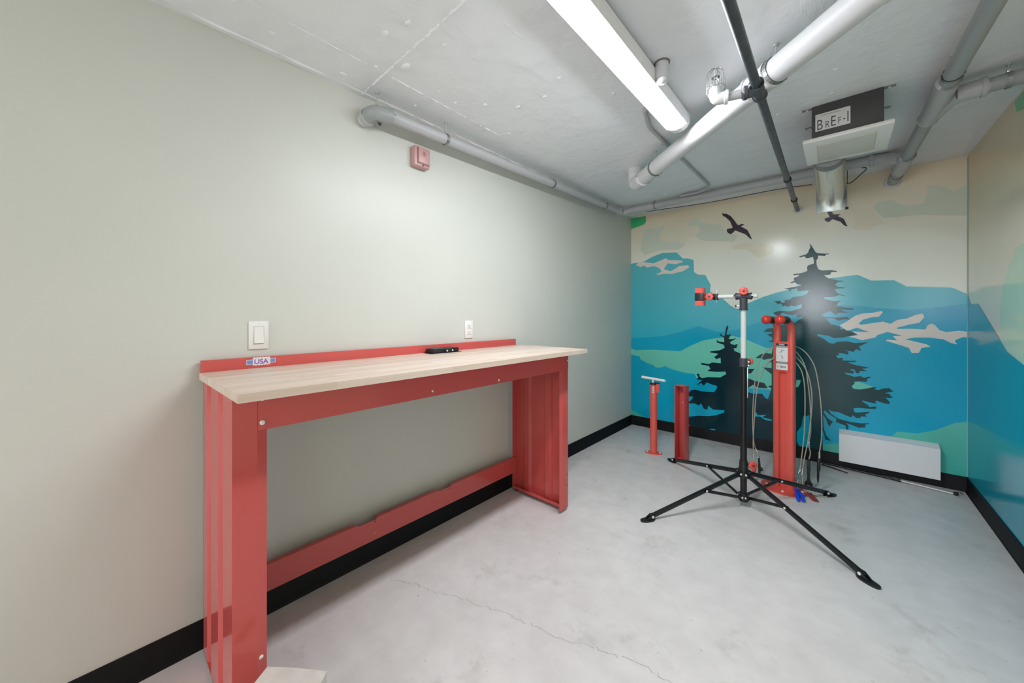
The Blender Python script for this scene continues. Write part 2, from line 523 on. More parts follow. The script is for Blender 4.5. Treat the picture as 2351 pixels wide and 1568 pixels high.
# ------------------------------------------------------------------ mural print: flat ink shapes on the two walls
MURAL = {
    'mountain': [(0,1.858),(0.002,1.86),(0.157,1.871),(0.242,1.913),(0.361,1.945),(0.506,1.933),(0.567,1.862),(0.619,1.857),(0.674,1.835),(0.679,1.71),(0.717,1.68),(0.785,1.671),(0.834,1.569),(0.829,1.501),(0.847,1.485),(0.947,1.421),(1.006,1.357),(1.05,1.327),(1.075,1.32),(1.131,1.362),(1.28,1.432),(1.401,1.472),(1.435,1.478),(1.591,1.55),(1.756,1.572),(1.916,1.588),(1.996,1.536),(1.987,1.536),(2.123,1.53),(2.188,1.479),(2.416,1.457),(2.488,1.406),(2.488,0.05),(0,0.05)],
    'ridge': [(0,0.988),(0.011,0.992),(0.381,1.036),(0.537,1.081),(0.721,1.148),(0.88,1.099),(0.96,1.093),(1.088,1.13),(1.21,1.178),(1.401,1.266),(1.587,1.326),(1.787,1.345),(1.905,1.336),(2.046,1.314),(2.204,1.298),(2.364,1.319),(2.456,1.335),(2.488,1.338),(2.488,0.05),(0,0.05)],
    'hill': [(0,0.873),(0.011,0.875),(0.052,0.86),(0.259,0.877),(0.476,0.878),(0.545,0.878),(0.634,0.935),(0.756,0.999),(0.86,1.026),(0.927,1.037),(1.025,1.059),(1.125,1.037),(1.24,0.982),(1.298,0.957),(1.343,0.956),(1.587,0.778),(1.894,0.729),(2.006,0.686),(1.958,0.663),(1.894,0.647),(1.587,0.568),(1.235,0.572),(1.18,0.566),(0.96,0.545),(0.894,0.552),(0.798,0.578),(0.7,0.612),(0.685,0.65),(0.567,0.657),(0.46,0.679),(0.389,0.705),(0.324,0.682),(0.283,0.683),(0.254,0.705),(0.183,0.724),(0.109,0.761),(0.1,0.794),(0.011,0.801),(0,0.803)],
    'meadow': [(1.6,0.11),(1.697,0.154),(1.799,0.188),(1.961,0.24),(2.099,0.3),(2.139,0.356),(2.241,0.364),(2.333,0.406),(2.426,0.478),(2.488,0.5),(2.488,0.05),(1.557,0.05)],
    'bank': [(0,0.174),(0.011,0.162),(0.061,0.149),(0.131,0.122),(0.183,0.106),(0.217,0.062),(0,0.05)],
    'leaf': [(0,2.387),(0.17,2.383),(0.176,2.318),(0.157,2.292),(0.114,2.282),(0.002,2.261),(0,2.259)],
    'snow': [(0.059,1.838),(0.078,1.866),(0.122,1.87),(0.259,1.84),(0.333,1.862),(0.393,1.883),(0.421,1.86),(0.537,1.845),(0.571,1.836),(0.564,1.823),(0.499,1.807),(0.413,1.825),(0.385,1.787),(0.373,1.764),(0.444,1.736),(0.51,1.768),(0.526,1.783),(0.619,1.786),(0.638,1.765),(0.567,1.726),(0.46,1.708),(0.381,1.715),(0.3,1.707),(0.293,1.718),(0.349,1.737),(0.333,1.771),(0.292,1.798),(0.259,1.807),(0.183,1.799),(0.153,1.825),(0.114,1.809)],
    'glacier': [(1.808,1.175),(1.845,1.201),(1.905,1.256),(1.948,1.273),(2.011,1.279),(2.056,1.292),(2.061,1.28),(2.039,1.247),(1.997,1.242),(1.948,1.222),(1.923,1.192),(1.937,1.18),(2.063,1.208),(2.103,1.189),(2.14,1.221),(2.192,1.233),(2.242,1.262),(2.273,1.27),(2.281,1.242),(2.255,1.201),(2.204,1.186),(2.137,1.161),(2.14,1.152),(2.217,1.154),(2.285,1.151),(2.298,1.183),(2.316,1.197),(2.334,1.183),(2.355,1.148),(2.387,1.135),(2.45,1.146),(2.488,1.14),(2.488,1.099),(2.467,1.101),(2.439,1.084),(2.427,1.07),(2.44,1.047),(2.41,1.056),(2.375,1.081),(2.304,1.092),(2.23,1.089),(2.182,1.073),(2.236,1.057),(2.292,1.041),(2.311,1.024),(2.267,1.012),(2.252,0.973),(2.217,0.97),(2.201,1.009),(2.077,1.059),(2.087,1.067),(2.14,1.062),(2.117,1.094),(2.166,1.101),(2.087,1.127),(2.032,1.101),(2.018,1.081),(1.941,1.055),(1.905,1.072),(1.864,1.08),(1.919,1.097),(1.886,1.126),(1.987,1.122),(1.912,1.157),(1.857,1.13),(1.83,1.15)],
    'tall_tree': [(1.614,1.884),(1.624,1.864),(1.638,1.835),(1.652,1.804),(1.666,1.792),(1.712,1.783),(1.747,1.779),(1.734,1.775),(1.718,1.775),(1.714,1.761),(1.698,1.767),(1.667,1.771),(1.67,1.753),(1.658,1.731),(1.659,1.695),(1.67,1.655),(1.694,1.641),(1.756,1.639),(1.794,1.627),(1.783,1.621),(1.756,1.622),(1.747,1.602),(1.707,1.599),(1.734,1.573),(1.765,1.562),(1.796,1.548),(1.828,1.544),(1.828,1.537),(1.796,1.536),(1.778,1.515),(1.796,1.496),(1.845,1.486),(1.834,1.482),(1.8,1.482),(1.774,1.477),(1.791,1.444),(1.839,1.42),(1.837,1.416),(1.804,1.428),(1.774,1.413),(1.712,1.413),(1.707,1.4),(1.756,1.381),(1.787,1.375),(1.817,1.38),(1.8,1.366),(1.787,1.334),(1.817,1.33),(1.856,1.318),(1.889,1.315),(1.896,1.302),(1.813,1.304),(1.834,1.29),(1.871,1.281),(1.796,1.279),(1.785,1.261),(1.769,1.276),(1.745,1.294),(1.689,1.261),(1.712,1.246),(1.769,1.238),(1.852,1.244),(1.873,1.224),(1.834,1.224),(1.8,1.212),(1.765,1.232),(1.716,1.232),(1.752,1.185),(1.791,1.171),(1.804,1.168),(1.817,1.137),(1.834,1.146),(1.852,1.132),(1.885,1.121),(1.914,1.102),(1.873,1.089),(1.826,1.073),(1.774,1.066),(1.734,1.085),(1.661,1.097),(1.666,1.082),(1.707,1.057),(1.743,1.023),(1.769,1.019),(1.796,1.037),(1.852,1.043),(1.902,1.031),(1.98,1.042),(1.951,1.022),(1.923,1.002),(1.937,0.977),(1.93,0.97),(1.909,0.982),(1.891,0.958),(1.834,0.971),(1.863,0.957),(1.858,0.934),(1.881,0.926),(1.829,0.941),(1.795,0.942),(1.808,0.93),(1.786,0.919),(1.795,0.9),(1.834,0.905),(1.82,0.883),(1.881,0.884),(1.909,0.888),(1.902,0.876),(1.855,0.869),(1.905,0.851),(1.98,0.839),(1.978,0.833),(1.942,0.825),(1.973,0.807),(1.932,0.806),(1.923,0.786),(1.909,0.788),(1.898,0.812),(1.877,0.817),(1.872,0.807),(1.9,0.797),(1.886,0.779),(1.839,0.784),(1.844,0.772),(1.895,0.755),(1.935,0.765),(1.955,0.752),(1.982,0.767),(1.996,0.758),(1.976,0.75),(1.969,0.722),(1.932,0.721),(1.895,0.713),(1.9,0.701),(1.881,0.677),(1.891,0.656),(1.932,0.655),(1.969,0.669),(2.027,0.689),(2.014,0.669),(2.036,0.665),(2.066,0.682),(2.1,0.689),(2.107,0.675),(2.123,0.667),(2.07,0.645),(2.096,0.643),(2.115,0.615),(2.104,0.611),(2.075,0.612),(2.1,0.58),(2.096,0.561),(2.066,0.565),(2.027,0.578),(2.018,0.573),(2.025,0.556),(1.987,0.559),(1.946,0.568),(1.942,0.561),(1.978,0.536),(1.987,0.521),(2.016,0.532),(2.029,0.524),(2.018,0.512),(1.978,0.507),(1.923,0.505),(1.891,0.496),(1.898,0.465),(1.923,0.467),(1.982,0.483),(1.987,0.476),(1.96,0.457),(1.971,0.441),(1.937,0.438),(1.93,0.422),(1.909,0.42),(1.886,0.438),(1.881,0.418),(1.839,0.433),(1.8,0.449),(1.761,0.448),(1.736,0.461),(1.751,0.427),(1.8,0.393),(1.872,0.381),(1.942,0.382),(1.989,0.393),(1.96,0.373),(1.964,0.355),(1.923,0.343),(1.881,0.357),(1.848,0.367),(1.863,0.344),(1.858,0.314),(1.848,0.315),(1.844,0.343),(1.815,0.354),(1.786,0.361),(1.786,0.394),(1.751,0.414),(1.711,0.45),(1.706,0.432),(1.731,0.384),(1.766,0.361),(1.751,0.338),(1.746,0.317),(1.734,0.331),(1.721,0.375),(1.701,0.411),(1.706,0.299),(1.721,0.236),(1.754,0.197),(1.716,0.202),(1.711,0.234),(1.696,0.284),(1.701,0.106),(1.697,0.05),(1.303,0.05),(1.298,0.429),(1.341,0.587),(1.309,0.604),(1.341,0.615),(1.341,0.718),(1.286,0.761),(1.269,0.777),(1.341,0.773),(1.341,0.829),(1.321,0.823),(1.341,0.863),(1.278,0.844),(1.269,0.858),(1.216,0.857),(1.257,0.895),(1.304,0.909),(1.341,0.904),(1.36,1.009),(1.309,1.02),(1.349,1.029),(1.343,1.06),(1.326,1.066),(1.306,1.086),(1.343,1.091),(1.343,1.108),(1.278,1.103),(1.304,1.135),(1.355,1.143),(1.399,1.167),(1.519,1.197),(1.529,1.209),(1.563,1.234),(1.568,1.249),(1.544,1.24),(1.514,1.253),(1.531,1.274),(1.495,1.259),(1.455,1.268),(1.42,1.281),(1.389,1.246),(1.373,1.262),(1.35,1.281),(1.404,1.3),(1.465,1.293),(1.485,1.296),(1.558,1.323),(1.56,1.359),(1.509,1.336),(1.48,1.349),(1.465,1.333),(1.44,1.346),(1.412,1.338),(1.42,1.353),(1.409,1.366),(1.384,1.36),(1.373,1.379),(1.355,1.388),(1.407,1.391),(1.409,1.383),(1.417,1.369),(1.442,1.378),(1.435,1.393),(1.48,1.402),(1.495,1.42),(1.563,1.429),(1.596,1.446),(1.608,1.479),(1.534,1.47),(1.524,1.499),(1.485,1.488),(1.476,1.467),(1.47,1.492),(1.432,1.498),(1.495,1.509),(1.551,1.516),(1.558,1.529),(1.529,1.532),(1.509,1.552),(1.485,1.545),(1.475,1.548),(1.507,1.567),(1.502,1.589),(1.534,1.602),(1.541,1.617),(1.505,1.614),(1.497,1.624),(1.563,1.631),(1.597,1.646),(1.595,1.677),(1.601,1.692),(1.642,1.706),(1.641,1.736),(1.634,1.764),(1.608,1.757),(1.591,1.756),(1.577,1.776),(1.548,1.768),(1.539,1.778),(1.587,1.79),(1.603,1.806),(1.608,1.827),(1.619,1.85)],
    'small_tree': [(0.983,1.164),(0.993,1.139),(0.98,1.094),(0.976,1.072),(0.993,1.065),(1.015,1.08),(1.006,1.051),(0.993,1.032),(1.012,1.025),(1.066,1.038),(1.044,1.023),(1.006,0.996),(1.015,0.978),(1.044,0.972),(1.072,0.981),(1.06,0.94),(1.038,0.939),(1.044,0.913),(1.075,0.901),(1.125,0.875),(1.131,0.747),(1.21,0.754),(1.18,0.709),(1.144,0.698),(1.137,0.665),(1.21,0.641),(1.286,0.629),(1.312,0.584),(1.234,0.58),(1.198,0.604),(1.162,0.571),(1.156,0.527),(1.198,0.519),(1.269,0.529),(1.292,0.491),(1.341,0.474),(1.383,0.47),(1.383,0.05),(0.605,0.05),(0.605,0.128),(0.612,0.193),(0.714,0.223),(0.812,0.237),(0.88,0.257),(0.954,0.296),(0.96,0.323),(0.86,0.31),(0.812,0.343),(0.805,0.3),(0.771,0.306),(0.749,0.356),(0.721,0.332),(0.685,0.346),(0.612,0.335),(0.656,0.381),(0.671,0.414),(0.612,0.41),(0.612,0.425),(0.649,0.478),(0.685,0.49),(0.756,0.48),(0.867,0.488),(0.887,0.521),(0.894,0.552),(0.84,0.564),(0.798,0.578),(0.771,0.54),(0.749,0.564),(0.7,0.535),(0.756,0.596),(0.7,0.597),(0.721,0.619),(0.703,0.652),(0.728,0.658),(0.732,0.631),(0.756,0.615),(0.812,0.633),(0.921,0.641),(0.973,0.68),(0.967,0.705),(0.894,0.694),(0.805,0.693),(0.833,0.718),(0.819,0.747),(0.749,0.753),(0.746,0.772),(0.819,0.766),(0.847,0.784),(0.927,0.783),(0.924,0.839),(0.887,0.821),(0.867,0.838),(0.904,0.875),(0.887,0.877),(0.829,0.885),(0.833,0.896),(0.921,0.913),(0.96,0.938),(0.954,0.967),(0.894,0.987),(0.887,1.016),(0.907,0.998),(0.957,0.993),(0.954,1.038),(0.917,1.062),(0.924,1.077),(0.947,1.052),(0.96,1.056),(0.97,1.131)],
    'gap_a': [(1.21,0.351),(1.228,0.337),(1.234,0.32),(1.304,0.339),(1.269,0.309),(1.341,0.301),(1.341,0.287),(1.292,0.289),(1.251,0.313),(1.21,0.305)],
    'gap_b': [(0.819,0.101),(0.833,0.113),(0.867,0.119),(0.882,0.107),(0.874,0.094),(0.84,0.092)],
    'gap_c': [(1.568,0.371),(1.611,0.389),(1.613,0.281),(1.607,0.103),(1.544,0.102),(1.525,0.139),(1.525,0.228),(1.557,0.283)],
    'gap_d': [(0.597,0.123),(0.627,0.121),(0.642,0.108),(0.627,0.097),(0.601,0.1)],
    'hill_gap': [(1.522,0.686),(1.552,0.688),(1.546,0.652),(1.533,0.624),(1.517,0.62)],
    'bird_a': [(0.933,2.271),(0.98,2.256),(1.012,2.23),(1.034,2.197),(1.072,2.132),(1.088,2.132),(1.107,2.139),(1.129,2.127),(1.097,2.117),(1.104,2.109),(1.15,2.073),(1.171,2.027),(1.189,1.975),(1.168,1.992),(1.137,2.032),(1.05,2.085),(1.034,2.066),(1.015,2.052),(0.989,2.067),(0.978,2.089),(0.981,2.108),(1.025,2.111),(1.028,2.118),(1.006,2.18),(0.967,2.228),(0.947,2.242)],
    'bird_b': [(1.664,2.209),(1.684,2.196),(1.717,2.183),(1.738,2.168),(1.752,2.14),(1.77,2.106),(1.788,2.103),(1.815,2.1),(1.795,2.088),(1.833,2.058),(1.856,1.991),(1.836,2.002),(1.812,2.038),(1.763,2.067),(1.752,2.06),(1.738,2.046),(1.717,2.061),(1.711,2.079),(1.72,2.084),(1.745,2.089),(1.728,2.135),(1.71,2.169),(1.691,2.18)],
    'cloud_a': [(0.324,2.152),(0.349,2.182),(0.46,2.197),(0.552,2.206),(0.656,2.193),(0.728,2.17),(0.721,2.132),(0.7,2.097),(0.656,2.08),(0.612,2.062),(0.597,2.017),(0.522,2.047),(0.381,2.062),(0.333,2.11)],
    'cloud_b': [(2.007,2.127),(2.033,2.148),(2.07,2.16),(2.121,2.156),(2.148,2.118),(2.205,2.091),(2.278,2.098),(2.292,2.164),(2.299,2.225),(2.352,2.215),(2.388,2.185),(2.42,2.154),(2.488,2.188),(2.488,1.965),(2.257,2.014),(2.07,2.022),(2.028,2.076)],
    'cloud_c': [(1.892,2.129),(2.005,2.114),(2.028,2.049),(2.075,1.982),(2.014,1.965),(1.986,1.943),(1.892,1.958)],
    'cloud_d': [(0.144,2.171),(0.174,2.242),(0.283,2.225),(0.333,2.225),(0.377,2.251),(0.365,2.196),(0.324,2.161),(0.324,2.103),(0.381,2.058),(0.522,2.043),(0.597,2.013),(0.537,1.961),(0.3,1.973),(0.165,1.938),(0.114,1.995),(0.122,2.08)],
    'cloud_e': [(1.025,1.932),(1.088,1.953),(1.269,1.936),(1.355,1.89),(1.36,1.834),(1.298,1.807),(1.222,1.804),(1.15,1.887),(1.038,1.901)],
    'cloud_f': [(0.612,2.212),(0.649,2.253),(0.714,2.261),(0.756,2.219),(0.798,2.193),(0.927,2.16),(0.96,2.08),(1.075,2.034),(1.038,1.974),(0.756,2.027),(0.685,2.083),(0.728,2.131),(0.728,2.174),(0.649,2.194)],
    'right_mountain': [(0.01,1.408),(-0.081,1.332),(-0.257,1.334),(-0.826,1.055),(-1.06,1.008)],
    'right_mint': [(-1.06,1.615),(-0.942,1.607),(-0.928,1.57),(-0.826,1.51),(-0.76,1.428),(-0.698,1.286),(-0.715,1.126),(-0.69,1.117),(-0.826,1.055),(-1.06,1.008)],
    'right_leaf': [(-0.995,2.405),(-0.933,2.395),(-1.025,2.319),(-1.06,2.3)],
}

INK = {
    'mountain': mural('mural_teal_print', (0, 186, 212), (96, 196, 206), 0.7, 1.75),  # ink pales upward, with some reflected sheen put into the colour
    'ridge': mural('mural_blue_print', (0, 184, 222), (0, 172, 204), 0.3, 1.3),
    'hill': mural('mural_mint_print', (112, 214, 192), (126, 220, 198), 0.7, 1.1),
    'meadow': mural('mural_meadow_print', (84, 206, 190), (112, 216, 196), 0.1, .5, vary=.15),
    'leaf': mural('mural_leaf_print', (76, 196, 132)),
    'snow': mural('mural_snow_print', (240, 228, 218)),
    'tall_tree': mural('mural_tree_print', (0, 76, 82), (6, 74, 78), 0.3, 1.5, vary=.3),
    'small_tree': mural('mural_dark_tree_print', (0, 50, 60), (0, 44, 54), 0.3, 1.1),
    'gap': mural('mural_cyan_print', (0, 190, 222)),
    'bird': mural('mural_bird_print', (74, 60, 74)),
    'pale': mural('mural_pale_cloud_print', (244, 236, 214)),
    'sage': mural('mural_sage_cloud_print', (224, 231, 214)),
    'side_mint': mural('mural_side_mint_print', (208, 242, 212), (200, 238, 210), 1.0, 1.6),
    'side_blue': mural('mural_side_blue_print', (0, 168, 192)),
}
def print_shape(poly, ink, layer, name, wall, side=False):
    off = 0.0004 * (layer + 1)
    if side:
        pts = [Vector((XR - off, a, b)) for a, b in poly]
    else:
        pts = [Vector((a, -off, b)) for a, b in poly]
    tris = tessellate_polygon([pts])
    mb = MB().add(pts, [tuple(t) for t in tris])
    o = mb.build(name, INK[ink], wall, smooth=False)
    nrm = Vector((-1, 0, 0)) if side else Vector((0, -1, 0))
    for p in o.data.polygons:
        if p.normal.dot(nrm) < 0:
            p.flip()
    return o
for key, ink, layer, name in (
        ('cloud_d', 'sage', 0, 'mural_cloud'), ('cloud_f', 'sage', 0, 'mural_cloud'), ('cloud_a', 'pale', 1, 'mural_cloud'), ('cloud_b', 'sage', 0, 'mural_cloud'),
        ('cloud_c', 'pale', 1, 'mural_cloud'), ('cloud_e', 'pale', 1, 'mural_cloud'), ('leaf', 'leaf', 2, 'mural_leaf'),
        ('mountain', 'mountain', 2, 'mural_mountain'), ('ridge', 'ridge', 3, 'mural_ridge'), ('snow', 'snow', 3, 'mural_snowfield'),
        ('hill', 'hill', 4, 'mural_hill'), ('glacier', 'snow', 4, 'mural_snowfield'), ('meadow', 'meadow', 4, 'mural_meadow'), ('bank', 'meadow', 4, 'mural_meadow'),
        ('small_tree', 'small_tree', 6, 'mural_tree'), ('tall_tree', 'tall_tree', 5, 'mural_tree'),
        ('gap_a', 'gap', 7, 'mural_gap'), ('gap_b', 'gap', 7, 'mural_gap'), ('gap_c', 'gap', 7, 'mural_gap'), ('gap_d', 'gap', 7, 'mural_gap'), ('hill_gap', 'hill', 7, 'mural_gap'),
        ('bird_a', 'bird', 5, 'mural_bird'), ('bird_b', 'bird', 5, 'mural_bird')):
    print_shape(MURAL[key], ink, layer, name, wall_back)
print_shape([(-0.001, 1.40)] + MURAL['right_mountain'][1:] + [(-1.7, .93), (-2.3, .72), (-2.3, .03), (-.001, .03)], 'side_blue', 2, 'mural_mountain', wall_right, True)
print_shape([(-1.6, 2.0), (-1.25, 1.9)] + MURAL['right_mint'] + [(-1.7, .93), (-2.3, .72), (-2.3, 1.7), (-2.1, 1.8), (-1.9, 2.05)], 'side_mint', 1, 'mural_hill', wall_right, True)
print_shape([(-.93, 2.37), (-.95, 2.31), (-1.03, 2.285), (-1.15, 2.28), (-1.3, 2.3), (-1.35, 2.37)], 'leaf', 1, 'mural_leaf', wall_right, True)
# white worn edge of the vinyl where the two prints meet
MB().box(XR - .004, XR - .0005, -.004, -.0005, .11, 2.38).build('mural_corner_edge', mat('worn_vinyl_edge', (160, 200, 200), .5), wall_back, smooth=False)

# ------------------------------------------------------------------ workbench
BY0, BY1 = -3.862, -2.032       # near and far end of the top
BX0, BX1 = 0.034, 0.600
BZ = 1.040; BT = 0.0245
LX0, LX1 = 0.055, 0.492         # legs from back to front
LB = 0.018                      # leg bottoms stand on levelling feet
bench = thing('workbench', 'long red steel workbench with a pale butcher-block top against the left wall', 'workbench', (0.3, -2.95, 0))
top = MB().box(BX0 + .004, BX1 - .004, BY0 + .004, BY1 - .004, BZ - BT - .0009, BZ - BT - .0001).build('worktop', M_WOOD, bench, smooth=False)
rng = random.Random(21)
rows = 14
rw = (BX1 - BX0) / rows
for i in range(rows):
    y = BY0
    x0 = BX0 + i * rw
    first = True
    while y < BY1 - 1e-4:
        L = rng.uniform(.18, .5) if first else rng.uniform(.32, .62)
        first = False
        e = min(BY1, y + L)
        if BY1 - e < .12:
            e = BY1
        dz = rng.uniform(-.0002, .0002)
        MB().box(x0 + .0002, x0 + rw - .0002, y + .0002, e - .0002, BZ - BT, BZ + dz).build('stave', M_WOOD, top, smooth=False, base=(x0, y, BZ - BT))
        y = e
bs = MB().box(.010, .0335, BY0 + .005, -2.078, BZ - .03, 1.084, .001).build('backsplash', M_RED, bench)
# "USA" flag sticker on the backsplash
stk = MB()
SY = -3.665; SZ = 1.066
stk.box(.0336, .0341, SY - .052, SY - .022, SZ - .011, SZ + .009).box(.0336, .0341, SY + .024, SY + .05, SZ - .009, SZ + .010)
sv = [(.0336, SY - .03 + .06 * t, SZ + (.016 if k else -.016) + (.002 if int(t * 12) % 2 else -.001)) for k in (0, 1) for t in [i / 12 for i in range(13)]]
ring = sv[:13] + list(reversed(sv[13:]))
stk.prism(ring, (0, 0, 0), (.0008, 0, 0))
sto = stk.build('sticker', M_PAPER, bs, smooth=False)
MB().box(.0341, .0345, SY - .050, SY - .031, SZ - .009, SZ + .007).build('sticker_stripe', mat('sticker_blue', (120, 140, 204), .5), bs, smooth=False)
MB().box(.0341, .0345, SY + .031, SY + .048, SZ - .007, SZ + .008).build('sticker_stripe', mat('sticker_blue', (120, 140, 204), .5), bs, smooth=False)
text_mesh('USA', .027, (.0346, SY - .0265, SZ - .0095), (0, 1, 0), (0, 0, 1), 'sticker_lettering', mat('sticker_mauve', (150, 104, 176), .5), bs, bold=.0006)
# legs: ribbed end panels with folded flanges
def leg(yo, inward):
    """yo: outer face; inward: +1/-1 direction to the bench middle."""
    t = .0025
    mb = MB()
    # ribbed panel profile in x (back to front), ribs pressed inward
    xs = [LX0, LX0 + .07, LX0 + .085, LX0 + .125, LX0 + .14, LX0 + .25, LX0 + .265, LX0 + .305, LX0 + .32, LX1 - .0026]
    dp = [0, 0, .016, .016, 0, 0, .016, .016, 0, 0]
    po = [(x, yo + inward * d, 0) for x, d in zip(xs, dp)]
    pi_ = [(x, yo + inward * (d + t), 0) for x, d in zip(xs, dp)]
    mb.prism(po + list(reversed(pi_)), (0, 0, LB), (0, 0, BZ - BT - .001))
    lg = mb.build('leg', M_RED, bench)
    fw = .062
    ya, yb = sorted((yo, yo + inward * fw))
    MB().box(LX1 - t, LX1, ya, yb, LB, BZ - BT - .001).build('front_flange', M_RED, lg, smooth=False)
    # angled return lip
    e = yo + inward * fw
    lip = [(LX1, e, 0), (LX1 - .006, e + inward * .026, 0), (LX1 - .0085, e + inward * .026, 0), (LX1 - .0025, e, 0)]
    MB().prism(lip, (0, 0, LB), (0, 0, BZ - BT - .001)).build('return_lip', M_RED, lg, smooth=False)
    ya, yb = sorted((yo, yo + inward * .05))
    MB().box(LX0, LX0 + t, ya, yb, LB, BZ - BT - .001).build('rear_flange', M_RED, lg, smooth=False)
    MB().box(LX0 + t, LX1 - t, ya, yb, LB, LB + .003).box(LX0 + t, LX1 - t, *sorted((yo + inward * .047, yo + inward * .05)), LB, LB + .022).build('bottom_flange', M_RED, lg, smooth=False)
    for fx in (LX0 + .03, LX1 - .03):
        fy = yo + inward * .028
        MB().tube([(fx, fy, 0), (fx, fy, .006), (fx, fy, .009), (fx, fy, .009)], [.017, .017, .012, .005], 16).cyl((fx, fy, .008), (fx, fy, LB + .01), .005).build('levelling_foot', M_STEEL, lg)
    return lg
lgA = leg(-3.853, 1)
lgB = leg(-2.092, -1)
# front apron rail
AZ0 = .905
ap = MB().box(LX1 + .0005, LX1 + .003, -3.79, -2.094, AZ0, BZ - BT - .0005).box(LX1 - .03, LX1 + .0005, -3.765, -2.16, AZ0, AZ0 + .0025)
apr = ap.build('apron_rail', M_RED, bench, smooth=False)
M_RIVET = mat('white_zinc_rivet', (236, 234, 228), .35, metal=.2)
def bolt(c, ax, r, parent, name='bolt', m=None):
    c = Vector(c); a = Vector(ax).normalized()
    MB().tube([c, c + a * r * .4, c + a * r * .7, c + a * r * .72], [r, r * .95, r * .55, .0005], 14).build(name, m or M_RIVET, parent)
for (y, z, r) in ((-3.779, .928, .0075), (-3.779, 1.001, .0075), (-3.155, .928, .005), (-3.155, 1.006, .004), (-2.742, .922, .006), (-2.742, 1.004, .005), (-2.104, .965, .005)):
    bolt((LX1 + .003, y, z), (1, 0, 0), r, apr)
bolt((LX1 - .004, -3.781, .215), (1, 0, 0), .0065, lgA)
for z in (.16, .23):
    bolt((LX1, -2.100, z), (1, 0, 0), .004, lgB, 'bolt_hole', M_SLOT)
# rear stringer with two notches in its upper edge
SX = .062
sp = [(SX, -3.85, .130), (SX, -2.10, .130), (SX, -2.10, .238), (SX, -2.705, .238), (SX, -2.712, .231), (SX, -2.79, .231), (SX, -2.80, .238), (SX, -3.175, .238), (SX, -3.183, .230), (SX, -3.27, .230), (SX, -3.285, .238), (SX, -3.85, .238)]
ss = MB().prism(sp, (0, 0, 0), (.0025, 0, 0))
ss.box(SX - .022, SX, -3.85, -3.285, .2355, .238).box(SX - .022, SX, -3.175, -2.80, .2355, .238).box(SX - .022, SX, -2.705, -2.10, .2355, .238)
sto = ss.build('stringer', M_RED, bench, smooth=False)
for y in (-3.19, -2.715):
    bolt((SX + .0025, y, .222), (1, 0, 0), .0035, sto, 'bolt_hole', M_SLOT)
    bolt((SX + .0025, y, .165), (1, 0, 0), .003, sto, 'rivet', M_STEEL)

# ------------------------------------------------------------------ things on and above the bench
tc_ = thing('tool_case', 'small flat black tool case with two silver latches on the bench top', 'tool case', (.075, -2.78, BZ))
MB().box(.040, .112, -2.868, -2.686, BZ, BZ + .024, .003).build('body', M_BPLAS, tc_)
MB().box(.042, .110, -2.866, -2.80, BZ + .024, BZ + .0265, .001).build('lid', M_DGREY, tc_)
MB().box(.042, .110, -2.735, -2.688, BZ + .024, BZ + .0265, .001).build('lid', M_DGREY, tc_)
cl = MB().box(.080, .122, -2.792, -2.742, BZ + .004, BZ + .026, .004).build('latch_block', M_BPLAS, tc_)
for y in (-2.783, -2.744):
    MB().tube([(.122, y, BZ + .012), (.128, y, BZ + .012), (.131, y, BZ + .012)], [.0055, .0055, .002], 14).build('latch', M_STEEL, cl)
MB().box(.036, .118, -2.888, -2.668, BZ + .0003, BZ + .002).build('base_flange', M_BPLAS, tc_, smooth=False)

sw = thing('light_switch', 'white rocker light switch plate above the near end of the bench', 'light switch', (0, -3.668, 1.1715))
MB().box(.0003, .006, -3.703, -3.633, 1.114, 1.229, .002).build('plate', M_WHITE, sw)
MB().box(.0058, .0064, -3.6865, -3.6495, 1.1345, 1.2085).build('rocker_gap_shade', mat('gap_shadow_grey', (196, 194, 190), .7), sw, smooth=False)  # thin grey plate paints in the shade of the gap round the rocker
MB().prism([(.006, -3.6845, 1.137), (.0125, -3.6845, 1.139), (.0085, -3.6845, 1.175), (.007, -3.6845, 1.206), (.006, -3.6845, 1.206)], (0, 0, 0), (0, .033, 0)).build('rocker', M_WHITE, sw, smooth=False)
for z in (1.2225, 1.1215):
    bolt((.006, -3.668, z), (1, 0, 0), .0025, sw, 'screw')
ou = thing('power_outlet', 'white double power outlet plate above the far end of the bench', 'power outlet', (0, -2.51, 1.1645))
MB().box(.0003, .006, -2.544, -2.476, 1.107, 1.222, .002).build('plate', M_WHITE, ou)
for z in (1.145, 1.184):
    ro = MB().box(.006, .0085, -2.5265, -2.4935, z - .0145, z + .0145, .001).build('socket', M_WHITE, ou)
    MB().box(.0085, .0088, -2.5175, -2.5150, z - .001, z + .008).box(.0085, .0088, -2.505, -2.5025, z - .001, z + .008).box(.0085, .0088, -2.5125, -2.5075, z - .010, z - .006).build('slots', M_SLOT, ro, smooth=False)
bolt((.006, -2.51, 1.1645), (1, 0, 0), .0025, ou, 'screw')

